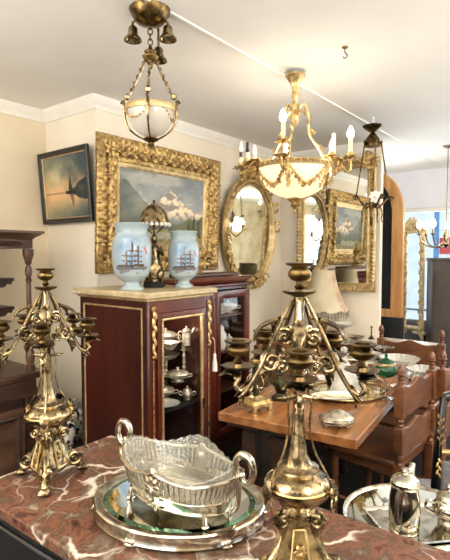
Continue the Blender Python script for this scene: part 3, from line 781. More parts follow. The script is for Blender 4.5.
for s in (-1, 1): c.spiral((s*.1, -.04, ob+.11), .05, 1.4, .009, hand=s); c.spiral((s*.2, -.04, ob+.06), .036, 1.4, .008, hand=-s)
c.leaf((0, -.04, ob+.05), (0, -.06, ob+.22), (0, -1, 0), .05, .2, .3, 1); c.ball((0, -.06, ob+.1), .024)
c.tube([((oa+.03)*cos(radians(40+i*10)), -.03, (ob+.03)*sin(radians(40+i*10))) for i in range(11)], .012, 8); c.build('crest', 'gilt', om)
for s in (-1, 1):
    d = MB()
    for k in range(13 if s < 0 else 6):
        a = radians(178+k*5) if s < 0 else radians(-62-k*4); x, z = s*abs((oa+.05)*cos(a)), (ob+.04)*sin(a)
        d.leaf((x, -.035, z), (x+s*.035*(-1)**k, -.05, z-.07), (0, -1, 0), .022, .4, .3, 1); d.ball((x, -.05, z), .013, 8, 6)
    d.build('leaf_drop', 'gilt', om)
c = MB(); c.tube([((oa+.06)*cos(radians(-126+i*7.2)), -.02, (ob+.06)*sin(radians(-126+i*7.2))) for i in range(11)], .014, 8)
for k in range(9):
    a = radians(-90+(k-4)*9); x, z = (oa+.06)*cos(a), (ob+.06)*sin(a); c.leaf((x, -.03, z), (x+.06*cos(a+(k-4)*.2), -.04, z+.05*sin(a)), (0, -1, 0), .02, .3, .3, 1)
c.build('base_carving', 'gilt', om)
for s in (-1,):
    d = MB(); d.tube([(s*(oa+.04), -.05, -.0), (s*(oa+.02), -.12, -.05), (s*(oa-.02), -.16, .0)], .007, 8, smooth=6).lathe([(.006, 0), (.03, .008), (.03, .012), (.012, .016), (.016, .03), (.016, .045), (.018, .05)], 12, (s*(oa-.02), -.16, .0)); d.build('candle_arm', 'gilt', om)

# --- rectangular mirror on the pier, reflecting the room
m0, m1 = on_x(297, 290, PX-.05), on_x(375, 290, PX-.05)
mw, mz0, mz1 = m0.y-m1.y, 1.205, 2.43
rm = thing('rectangular_mirror', 'tall rectangular gilt mirror with rope edge on the pale pier', 'mirror', (PX-.045, (m0.y+m1.y)/2, (mz0+mz1)/2), radians(-90))
rh = mz1-mz0; fwm = .082
pf = [(0, .004), (.0, .014), (.01, .018), (.016, .013), (.03, .014), (.046, .022), (.056, .034), (.07, .036), (.08, .026), (.082, .004)]
f = MB(); f.sweep(rect_path(mw-2*fwm, rh-2*fwm, .008), pf, disp=lambda l, j, a: .0075*sin(2*pi*(l/.036)+a*60) if j in (5, 6, 7) else 0); f.build('frame', 'gilt_smooth', rm, smooth=60)
MB().box((0, .0, 0), (mw-2*fwm+.01, .012, rh-2*fwm+.01)).build('mirror_glass', 'mirror_glass', rm, smooth=0)
for s in (-1, 1):
    c = MB()
    for k in range(12):
        a = radians(80*s+k*30); x, z = s*(mw/2-.045), rh/2-.045; c.leaf((x, -.03, z), (x+.095*cos(a), -.045, z+.085*sin(a)), (0, -1, 0), .022, .35, .3, 1)
    for k in range(6): c.leaf((s*(mw/2-.05-k*.05), -.035, rh/2-.03), (s*(mw/2-.1-k*.05), -.045, rh/2+.03*(-1)**k), (0, -1, 0), .018, .3, .3, 1); c.leaf((s*(mw/2-.03), -.035, rh/2-.1-k*.045), (s*(mw/2-.02+.015*(-1)**k), -.045, rh/2-.16-k*.045), (0, -1, 0), .014, .3, .3, 1)
    c.spiral((s*(mw/2-.08), -.04, rh/2+.03), .03, 1.3, .007, hand=s)
    c.tube([(s*(mw/2-.32), -.034, rh/2-.035), (s*(mw/2-.045), -.036, rh/2-.035), (s*(mw/2-.035), -.034, rh/2-.38)], .012, 8); c.build('corner_carving', 'gilt', rm)

# --- carved baroque frame by the far window
b0 = at_d(413.5, 280, 5.2); bz = .82
bf = thing('gilt_surround', 'ornate pale gilt scroll surround standing before the bright far window', 'frame', (b0.x, b0.y, 1.28), radians(-90-12))
fw_, fh_ = .25, 1.1
f = MB(); f.sweep(rect_path(fw_-.1, fh_-.1, .03), [(0, 0), (0, .014), (.012, .02), (.03, .026), (.044, .018), (.05, 0)], disp=lambda l, j, a: .004*sin(l*2*pi/.05) if j in (2, 3) else 0); f.build('frame', 'gilt_pale', bf, smooth=60)
c = MB()
for s in (-1, 1):
    for k in range(11):
        z = fh_/2-.05-k*.105; c.spiral((s*(fw_/2-.03), -.025, z), .035, 1.2, .008, hand=s*(-1)**k); c.leaf((s*(fw_/2-.03), -.025, z), (s*(fw_/2+.02), -.03, z-.09), (0, -1, 0), .02, .3, .3, 1)
    for k in range(5): c.spiral((s*(.02+k*.028), -.025, fh_/2+.03-.01*k), .04-.004*k, 1.3, .009, hand=-s)
    for k in range(6): c.leaf((s*.02, -.03, fh_/2+.0), (s*(.02+.02*k), -.04, fh_/2+.13-.02*k), (0, -1, 0), .024, .3, .3, 1)
c.build('scroll_carving', 'gilt_pale', bf)
for s in (-1, 1): MB().tube([(s*.11, 0, -1.279), (s*.11, 0, -fh_/2+.02)], .014, 8).build('leg', 'gilt_pale', bf)

# ================================================================== LAMPS
def bulb(mb, at, tilt=None, r=.011, h=.05):
    return mb.lathe([(.006, 0), (r*.75, h*.12), (r, h*.32), (r*.92, h*.52), (r*.55, h*.78), (.002, h), (0, h)], 12, at)
def garland(mb, p0, p1, sag, n, r):
    a, b = Vector(p0), Vector(p1); pts = []
    for i in range(n+1):
        t = i/n; p = a+(b-a)*t; p.z -= sag*4*t*(1-t); pts.append(p)
    mb.tube(pts, r*.5, 6)
    for i, p in enumerate(pts):
        k = r*(1+.5*sin(pi*i/n)); mb.ball(p+Vector((random.uniform(-.3, .3)*r, random.uniform(-.3, .3)*r, random.uniform(-.4, .4)*r)), (k, k, k*.8), 7, 5)
        if i % 2: mb.leaf(p, p+Vector((random.uniform(-1, 1), random.uniform(-1, 1), -1)).normalized()*r*3, (0, 0, 1), r*.9, .2, .3)

# --- chandelier in the middle
cp = on_z(295.5, 71, TOP_Z)
cd = Vector((cp.x*CA+cp.y*SA,))[0] if False else (cp.x*CA+cp.y*SA)
S = cd/FPX                                            # metres per pixel at the chandelier
cz = lambda y: H+(254.8-y)*S-.002                    # height of a level seen at pixel row y
ct = thing('chandelier', 'gilt chandelier with lit glass bowl and garlands in the middle of the room', 'chandelier', (cp.x, cp.y, TOP_Z), CAMROT)
off = lambda px: (px-292.)*S
Z = lambda y: cz(y)-TOP_Z
k = MB(); k.tube([(0, 0, 0), (.006, 0, -.012), (0, 0, -.028)], .0028, 6, smooth=4).ball((0, 0, -.004), .008); k.tube([(.012*cos(a/12*2*pi), 0, -.03+.012*sin(a/12*2*pi)) for a in range(12)], .003, 6, closed=True); k.build('ceiling_hook', 'white_paint', ct)
k = MB(); za = Z(80)
k.lathe([(0, Z(104)), (.012, Z(104)), (.02, Z(98)), (.016, Z(93)), (.03, Z(86)), (.055, Z(80)), (.052, Z(78)), (.02, Z(80)), (.01, Z(77)), (0, Z(77))], 20, mod=lambda a, z: 1+.06*cos(10*a)); k.build('canopy', 'brass_light', ct)
k = MB(); k.tube([(0, 0, Z(104)), (0, 0, Z(122))], .008, 8).ball((0, 0, Z(110)), .014).ball((0, 0, Z(116)), .011)
k.lathe([(.006, Z(128)), (.02, Z(123)), (.028, Z(118)), (.016, Z(113)), (.02, Z(108)), (.008, Z(104))], 14, mod=lambda a, z: 1+.1*cos(6*a))
for i in range(6): a = i*pi/3; k.leaf((.014*cos(a), .014*sin(a), Z(112)), (.05*cos(a), .05*sin(a), Z(118)), (cos(a), sin(a), .4), .014, .5, .3, 1)
k.build('stem', 'brass_light', ct)
RB = .212; zr = Z(168); BD = .175
for i, a in enumerate((radians(252), radians(12), radians(132))):
    k = MB(); e = Vector((cos(a), sin(a), 0))
    P = [e*.02+Vector((0, 0, Z(110))), e*.055+Vector((0, 0, Z(106))), e*.08+Vector((0, 0, Z(118))), e*.085+Vector((0, 0, Z(134))), e*.15+Vector((0, 0, Z(150))), e*(RB-.006)+Vector((0, 0, zr+.008))]
    k.tube(P, [.007, .009, .008, .008, .008, .007], 8, smooth=6)
    for j in range(7):
        q = P[1].lerp(P[-1], (j+.5)/7) if j > 3 else P[1+j//2].lerp(P[2+j//2], .5*(j % 2)+.2)
        k.leaf(q, q+e*.02*(1 if j % 2 else -1)+Vector((0, 0, -.03)), e, .012, .4, .3, 1)
    k.spiral(P[3]+e*.022, .018, 1.2, .004, u=e, hand=1); k.spiral(P[4]+Vector((0, 0, .02)), .018, 1.2, .004, u=e, hand=-1)
    k.build('scroll_support', 'brass_light', ct)
bb = MB(); prof = []
for i in range(13): a = i/12*pi/2; prof.append((RB*sin(a), zr-BD*cos(a)))
prof += [(RB-.006*1, zr)]+[((RB-.006)*sin(pi/2*(12-i)/12), zr-(BD-.006)*cos(pi/2*(12-i)/12)) for i in range(1, 13)]
bb.lathe(prof, 40); bb.build('glass_bowl', 'alabaster', ct, smooth=180)
k = MB(); k.lathe([(RB-.004, zr-.012), (RB+.008, zr-.016), (RB+.012, zr-.006), (RB+.006, zr), (RB+.012, zr+.006), (RB+.006, zr+.014), (RB-.006, zr+.012)], 48, closed=True)
for i in range(40): a = 2*pi*i/40; k.ball(((RB+.011)*cos(a), (RB+.011)*sin(a), zr), (.006, .006, .009), 6, 5)
k.build('rim_band', 'gilt_smooth', ct)
for i in range(6):
    a0, a1 = radians(12+60*i), radians(72+60*i); k = MB(); pts = []
    for j in range(15):
        t = j/14; a = a0+(a1-a0)*t; dr_ = sin(pi*t); z = zr-.012-.1*dr_; q = RB*sqrt(max(0, 1-((zr-z)/BD)**2))+.008; pts.append(Vector((q*cos(a), q*sin(a), z)))
    k.tube(pts, .005, 6)
    for j, p in enumerate(pts): w_ = .008+.006*sin(pi*j/14); k.ball(p, (w_, w_, w_*.8), 7, 5); k.leaf(p, p+Vector((random.uniform(-.02, .02), random.uniform(-.02, .02), -.022)), p*Vector((1, 1, 0)).length if False else (p.x, p.y, 0), .008, .3, .3)
    k.build('garland', 'gilt', ct)
    k = MB()
    for j in range(8): z = zr-.01-j*.014; q = RB*sqrt(max(0, 1-((zr-z)/BD)**2))+.008; k.leaf((q*cos(a0), q*sin(a0), z), (q*cos(a0+.04*(-1)**j), q*sin(a0+.04*(-1)**j), z-.026), (cos(a0), sin(a0), 0), .013, .2, .35, 1)
    k.build('leaf_drop', 'gilt', ct)
k = MB(); z0 = zr-BD; k.lathe([(0, z0-.09), (.006, z0-.088), (.012, z0-.075), (.006, z0-.064), (.014, z0-.05), (.026, z0-.038), (.014, z0-.028), (.03, z0-.016), (.042, z0-.004), (.03, z0+.006), (0, z0+.008)], 18, mod=lambda a, z: 1+.05*cos(8*a)); k.build('finial', 'gilt', ct)
for i in range(3):
    a = radians(30+120*i); o = MB(); bulb(o, (.09*cos(a), .09*sin(a), zr-.06), h=.075, r=.02); o.build('bowl_bulb', 'bulb_lit', ct)
# candle arms: (angle in the photographer's terms, reach, height of the pan row, candle length, state)
arms = [(198, .325, 172, .028, 'bare_socket'), (170, .27, 163, .035, 'no_bulb'), (189, .235, 168, .03, 'off'), (245, .215, 151, .075, 'lit'),
        (338, .205, 161, .012, 'off_wax'), (8, .228, 159, .115, 'no_bulb_wax'), (350, .305, 160, .075, 'lit'), (95, .25, 160, .06, 'lit')]
for an, R_, row, cl, st in arms:
    a = radians(an); e = Vector((cos(a), sin(a), 0)); zp = Z(row)
    k = MB(); k.tube([e*(RB+.004)+Vector((0, 0, zr)), e*(RB+.03)+Vector((0, 0, zr+.02)), e*(RB*.45+R_*.55+.02)+Vector((0, 0, zr-.03)), e*R_+Vector((0, 0, min(zp-.03, zr-.025))), e*R_+Vector((0, 0, zp))], .0075, 8, smooth=6)
    for j in range(5): b_ = e*(RB+.006)+Vector((0, 0, zr)); k.leaf(b_, b_+Vector((cos(a+(j-2)*.6), sin(a+(j-2)*.6), .35))*.055, (0, 0, 1), .014, .4, .3, 1)
    k.spiral(e*(RB+.035)+Vector((0, 0, zr-.022)), .016, 1.3, .004, u=e)
    k.lathe([(.006, -.012), (.012, -.004), (.03, .004), (.036, .009), (.03, .008), (.012, .006), (.014, .014), (.017, .024), (.012, .028), (.012, .03)], 16, (e.x*R_, e.y*R_, zp), mod=lambda t, z: 1+.06*cos(8*t))
    for j in range(6): t = j*pi/3; k.leaf((e.x*R_+.012*cos(t), e.y*R_+.012*sin(t), zp+.002), (e.x*R_+.045*cos(t), e.y*R_+.045*sin(t), zp-.008), (0, 0, 1), .012, .2, .3, 1)
    arm = k.build('candle_arm', 'gilt', ct)
    top = zp+.028
    if cl: MB().lathe([(.0115, top), (.0125, top+.006), (.0115, top+.012), (.0115, top+cl), (.006, top+cl+.004), (0, top+cl+.004)], 14, (e.x*R_, e.y*R_, 0)).build('candle_tube', 'candle_wax', arm); top += cl
    if st == 'bare_socket': MB().lathe([(.008, top), (.008, top+.03), (.0, top+.032)], 10, (e.x*R_, e.y*R_, 0)).build('socket', 'socket_black', arm, label='bare black lamp socket'); top += .028
    if st == 'no_bulb': MB().lathe([(.011, top-.004), (.011, top+.02), (.008, top+.022), (.008, top+.06), (.0, top+.062)], 10, (e.x*R_, e.y*R_, 0)).build('socket', 'socket_black', arm, label='empty black lamp socket')
    if st in ('bare_socket', 'off', 'off_wax'): bulb(MB(), (e.x*R_, e.y*R_, top), h=.062, r=.014).build('bulb', 'bulb_off', arm)
    if st == 'lit': bulb(MB(), (e.x*R_, e.y*R_, top), h=.07, r=.02).build('bulb', 'bulb_lit', arm, label='glowing bulb')

# --- pendant at the top left: brass pan, three bell shades, glass bowl on three rods
pp = at_d(150, 14, 2.03); S2 = 2.03/FPX
pt = thing('bowl_pendant', 'hanging brass light with three bell shades and small glass bowl', 'pendant light', (pp.x, pp.y, TOP_Z), CAMROT)
z2 = lambda y: at_d(150, y, 2.03).z-TOP_Z; rr = lambda px: px*S2
k = MB(); k.lathe([(0, z2(26)), (.02, z2(25.5)), (.06, z2(22)), (.072, z2(18)), (.082, z2(14)), (.09, z2(9)), (.09, z2(6)), (.08, z2(4)), (.06, -.012), (.03, -.002), (0, -.002)], 36); 
for i in range(36): a = 2*pi*i/36; k.ball((.088*cos(a), .088*sin(a), z2(7.5)), (.007, .007, .009), 6, 5)
k.build('ceiling_pan', 'brass_dark', pt)
for a, yy in ((radians(178), 26), (radians(5), 25), (radians(70), 40)):
    e = Vector((cos(a), sin(a), 0))*.074; k = MB()
    k.tube([(e.x*.7, e.y*.7, z2(18)), (e.x, e.y, z2(22)), (e.x, e.y, z2(yy))], .006, 8)
    k.lathe([(0, z2(yy+9)), (.022, z2(yy+9.5)), (.03, z2(yy+13)), (.038, z2(yy+14)), (.037, z2(yy+12)), (.028, z2(yy+10)), (.021, z2(yy+7)), (.02, z2(yy+2)), (.014, z2(yy)), (.004, z2(yy-1)), (0, z2(yy-1))], 20, (e.x, e.y, 0)); k.build('bell_shade', 'brass', pt)
k = MB()
for i in range(5):
    z = z2(26+i*5.3); P = [(.010*cos(t*pi/6)*(i % 2), .010*cos(t*pi/6)*((i+1) % 2), z+.015*sin(t*pi/6)) for t in range(12)]; k.tube(P, .0028, 6, closed=True)
k.build('chain', 'brass_dark', pt)
k = MB(); k.lathe([(0, z2(66)), (.01, z2(65)), (.014, z2(62)), (.03, z2(58)), (.034, z2(55.5)), (.022, z2(53)), (.026, z2(51)), (.012, z2(49)), (.006, z2(46)), (0, z2(46))], 20, mod=lambda a, z: 1+.05*cos(9*a)); k.ball((0, 0, z2(66)), .01); k.build('hub', 'brass_dark', pt)
rb2 = .1; zb2 = z2(108)
k = MB(); prof = [(rb2*sin(i/12*pi/2), zb2-.095-.025*0+.095*(1-cos(i/12*pi/2))) for i in range(13)]; prof = [(p[0], zb2-.118*cos(i/12*pi/2)) for i, p in enumerate(prof)]
prof += [((rb2-.004)*sin((12-i)/12*pi/2), zb2-.114*cos((12-i)/12*pi/2)) for i in range(0, 13)]
k.lathe(prof, 36, mod=lambda a, z: 1+.008*cos(24*a)); k.build('glass_bowl', 'frost_glass', pt, smooth=180)
k = MB(); k.lathe([(rb2-.003, zb2-.008), (rb2+.006, zb2-.012), (rb2+.009, zb2), (rb2+.006, zb2+.012), (rb2-.003, zb2+.008)], 36, closed=True); k.build('rim_band', 'gilt_smooth', pt)
for a in (radians(183), radians(-4), radians(272)):
    e = Vector((cos(a), sin(a), 0)); k = MB()
    k.tube([e*.022+Vector((0, 0, z2(59))), e*.05+Vector((0, 0, z2(76))), e*(rb2)+Vector((0, 0, z2(99)))], .0048, 8)
    for j in range(6): q = (e*.022+Vector((0, 0, z2(59)))).lerp(e*rb2+Vector((0, 0, z2(99))), (j+.5)/6); k.ball(q, (.0075, .0075, .009), 7, 5)
    k.lathe([(.005, z2(99)), (.012, z2(98)), (.014, z2(95)), (.006, z2(93))], 10, tuple(e*rb2)); k.spiral(e*(rb2+.012)+Vector((0, 0, z2(103))), .013, 1.2, .005, u=e)
    k.build('rod', 'brass', pt)
    k = MB(); P = [e*(rb2+.004), e*(rb2+.012), e*(rb2*.93+.008), e*(rb2*.6+.008), e*.02]; zz = [z2(100), z2(110), z2(124), z2(133), z2(139)]
    k.tube([p_+Vector((0, 0, q)) for p_, q in zip(P, zz)], [.006, .007, .005, .004, .004], 8, smooth=6); k.build('bowl_strap', 'brass', pt)
for i in range(3):
    a0 = radians(183+8+i*120); a1 = a0+radians(86); k = MB()
    for j in range(11): t = j/10; a = a0+(a1-a0)*t; z = zb2-.012-.04*sin(pi*t); q = rb2*sqrt(1-((zb2-z)/.118)**2)+.004; k.ball((q*cos(a), q*sin(a), z), .0052, 6, 5)
    k.build('garland', 'gilt', pt)
k = MB(); k.lathe([(0, z2(157)), (.004, z2(156)), (.006, z2(152)), (.003, z2(149)), (.006, z2(146)), (.014, z2(143)), (.012, z2(141)), (.03, z2(139)), (.034, z2(137.5)), (.02, z2(136)), (.022, z2(133)), (0, z2(132))], 18); k.build('finial', 'brass_dark', pt)

# --- unlit three-rod hanging fitting at the right
hz0 = on_z(373, 117, TOP_Z); hd = hz0.x*CA+hz0.y*SA; S3 = hd/FPX
hl = thing('rod_pendant', 'unlit dark brass hanging fitting with three rods and white glass flower', 'pendant light', (hz0.x, hz0.y, TOP_Z), CAMROT)
z3 = lambda y: at_d(373, y, hd).z-TOP_Z; x3 = lambda px: (px-373)*S3
MB().tube([(0, 0, 0), (.008, 0, -.02), (0, 0, -.035), (0, 0, z3(126))], .004, 6).build('hook', 'white_paint', hl)
k = MB(); k.lathe([(0, z3(134)), (.02, z3(134)), (.06, z3(130.5)), (.076, z3(128)), (.07, z3(127.4)), (.02, z3(129)), (.008, z3(125)), (0, z3(125))], 20, mod=lambda a, z: 1+.07*cos(8*a)); k.build('canopy', 'brass_dark', hl)
k = MB(); k.lathe([(.055, z3(148)), (.058, z3(146)), (.05, z3(141)), (.03, z3(137)), (.012, z3(134)), (0, z3(134)), (0, z3(148))], 20, mod=lambda a, z: 1+.05*cos(12*a)); k.build('cap', 'brass_dark', hl)
for a in (radians(192), radians(-12), radians(275)):
    e = Vector((cos(a), sin(a), 0)); k = MB()
    k.ball(e*.062+Vector((0, 0, z3(144))), .013, 8, 6); k.tube([e*.062+Vector((0, 0, z3(144))), e*(.125 if a != radians(275) else .02)+Vector((0, 0, z3(196)))], .0055, 8); k.build('rod', 'brass_dark', hl)
k = MB()
for a in (196, -6, 285):
    e = Vector((cos(radians(a)), sin(radians(a)), 0)); k.tube([e*.015+Vector((0, 0, z3(206))), e*.05+Vector((0, 0, z3(208))), e*.095+Vector((0, 0, z3(202))), e*.13+Vector((0, 0, z3(197))), e*.165+Vector((0, 0, z3(199)))], [.008, .008, .007, .007, .004], 8, smooth=7); k.spiral(e*.135+Vector((0, 0, z3(199))), .018, 1.2, .004, u=e, hand=-1)
    k.tube([e*.015+Vector((0, 0, z3(204))), e*.05+Vector((0, 0, z3(205))), e*.078+Vector((0, 0, z3(212))), e*.075+Vector((0, 0, z3(220))), e*.09+Vector((0, 0, z3(224)))], [.007, .008, .007, .005, .003], 8, smooth=6)
k.lathe([(0, z3(226)), (.008, z3(225)), (.014, z3(219)), (.008, z3(213)), (.02, z3(208)), (.02, z3(200)), (.008, z3(192)), (0, z3(192))], 14); k.build('arms', 'brass_dark', hl)
k = MB()
for i in range(8): a = i*pi/4; k.leaf((.012, -.035, z3(198)), (.012+.05*cos(a), -.042, z3(198)+.05*sin(a)), (0, -1, 0), .016, .35, .2)
k.ball((.012, -.045, z3(198)), .016, 10, 8); k.build('glass_flower', 'porcelain', hl, label='white glass flower')
# bare ceiling hook
hk = on_z(345, 47, TOP_Z); k = MB(); k.lathe([(0, -.006), (.014, -.005), (.016, 0), (0, 0)], 12); k.tube([(0, 0, 0), (0, 0, -.025), (.012, 0, -.04), (0, 0, -.055), (-.01, 0, -.046)], .0028, 6, smooth=5)
tag(k.build('ceiling_hook', 'brass_dark', None, loc=(hk.x, hk.y, TOP_Z), rz=CAMROT), 'small empty hook in the ceiling right of the chandelier', 'hook')

# --- far chandelier, lit
fc = at_d(446, 242, 4.6)
f_ = thing('far_chandelier', 'small lit brass chandelier far back at the right edge', 'chandelier', tuple(fc), 0)
k = MB(); k.lathe([(0, -.06), (.012, -.05), (.035, -.02), (.02, .02), (.03, .06), (.012, .1), (.004, .14), (.004, .42), (.004, .44), (.004, TOP_Z-fc.z-.03), (.05, TOP_Z-fc.z-.01), (.05, TOP_Z-fc.z)], 14); k.build('stem', 'brass', f_)
for i in range(7):
    a = 2*pi*i/7+.2; e = Vector((cos(a), sin(a), 0)); k = MB(); k.tube([e*.02+Vector((0, 0, .0)), e*.09+Vector((0, 0, -.05)), e*.2+Vector((0, 0, -.02)), e*.24+Vector((0, 0, .06))], .007, 8, smooth=6).lathe([(.008, 0), (.03, .012), (.028, .016), (.01, .014), (.01, .07)], 12, (e.x*.24, e.y*.24, .06))
    ar_ = k.build('candle_arm', 'brass', f_); bulb(MB(), (e.x*.24, e.y*.24, .13), r=.026, h=.085).build('bulb', 'bulb_far', ar_)

# --- table lamp with fringed fabric shade, on the white marble sideboard
lp = on_x(323, 330, 4.045)
lt = thing('fabric_lamp', 'table lamp with cream flowered fabric shade and beaded fringe', 'table lamp', (lp.x, lp.y, SBZ), CAMROT)
k = MB(); k.lathe([(.0, 0), (.07, 0), (.07, .012), (.05, .018), (.03, .03), (.05, .06), (.075, .1), (.078, .13), (.06, .17), (.03, .19), (.018, .2), (.014, .24), (.014, .3), (0, .3)], 24)
k.build('base', 'dish_paint', lt, col=lambda co, i: mix3(L3(236, 228, 212), L3(176, 92, 92) if (i*7) % 5 else L3(110, 130, 86), sstep(.12, .3, fbm(co.x*26, co.z*26+co.y*26, 3))))
dl = lp.x*CA+lp.y*SA; q4 = dl/FPX
zs0, zs1 = at_d(324, 311, dl).z-SBZ, at_d(324, 270, dl).z-SBZ
k = MB(); prof = [(.5*q4*(22+26*(1-t)**1.6), zs0+(zs1-zs0)*t) for t in [i/14 for i in range(15)]]
prof = [(r*1.02, z) for r, z in prof]
full = prof+[(r-.003, z) for r, z in reversed(prof)]
k.lathe(full, 64, closed=True)
for i, v in enumerate(k.v):                                        # scalloped lower edge
    if v[2] < zs0+.03: a = atan2(v[1], v[0]); k.v[i] = (v[0], v[1], v[2]+.022*(1-abs(cos(a*4.5))))
def shade_col(co, i):
    c = mix3(L3(226, 212, 180), L3(238, 228, 202), .5+fbm(co.x*9, co.z*9, 2)); a = atan2(co.y, co.x)
    return mix3(c, L3(206, 120, 122), .5*sstep(.0, .25, fbm(co.x*22, co.z*22, 6)+.05)*exp(-((a+.75)**2/.05)))
k.build('lamp_shade', 'shade_cloth', lt, col=shade_col)
k = MB(); rb_ = prof[0][0]
for i in range(44):
    a = 2*pi*i/44; up_ = .022*(1-abs(cos(a*4.5))); k.tube([(rb_*cos(a), rb_*sin(a), zs0+up_), (rb_*1.01*cos(a), rb_*1.01*sin(a), zs0+up_-.06)], [.004, .007], 6)
k.build('bead_fringe', 'fringe_bead', lt)
k = MB(); k.tube([(0, 0, .3), (0, 0, zs1-.03)], .004, 6)
for i in range(3): a = i*2*pi/3; k.tube([(0, 0, zs1-.03), (prof[-1][0]*cos(a), prof[-1][0]*sin(a), zs1-.002)], .0025, 6)
k.build('shade_carrier', 'brass', lt)

# --- brass figure lamp with glass-drop dome, on the vitrine
ml = thing('figure_lamp', 'small bronze figure lamp with domed metal shade and glass drops', 'table lamp', (2.065, 2.165, VZ), CAMROT)
MB().box((0, 0, .018), (.115, .115, .036)).build('plinth', 'black_interior', ml, bevel=.004)
k = MB(); k.lathe([(.05, .036), (.052, .05), (.04, .06), (.046, .09), (.05, .12), (.04, .15), (.03, .19), (.034, .22), (.028, .25), (.014, .27), (.02, .285), (.022, .3), (.014, .32), (.008, .33), (.008, .46), (0, .46)], 20, mod=lambda a, z: 1+(.14*cos(5*a+z*30) if z < .2 else .04*cos(3*a)))
for s in (-1, 1): k.tube([(s*.026, 0, .24), (s*.055, -.02, .2), (s*.045, -.05, .25)], [.011, .009, .007], 8, smooth=5); k.ball((s*.04, -.02, .08), (.024, .03, .04), 10, 8); k.tube([(s*.012, 0, .33), (s*.06, -.01, .38), (s*.035, -.02, .42)], .004, 6, smooth=5)
k.build('figure', 'brass', ml)
k = MB(); k.lathe([(0, .52), (.006, .535), (.01, .53), (.005, .515), (.02, .508), (.05, .49), (.075, .455), (.09, .41), (.094, .395), (.09, .393), (.085, .41), (.07, .452), (.045, .486), (.0, .505)][::-1][::-1], 30, mod=lambda a, z: 1+.025*cos(12*a)); k.build('dome_shade', 'brass', ml)
k = MB()
for i in range(20): a = 2*pi*i/20; k.ball((.094*cos(a), .094*sin(a), .383), (.0125, .0125, .014), 8, 6)
k.build('glass_drops', 'porcelain', ml)
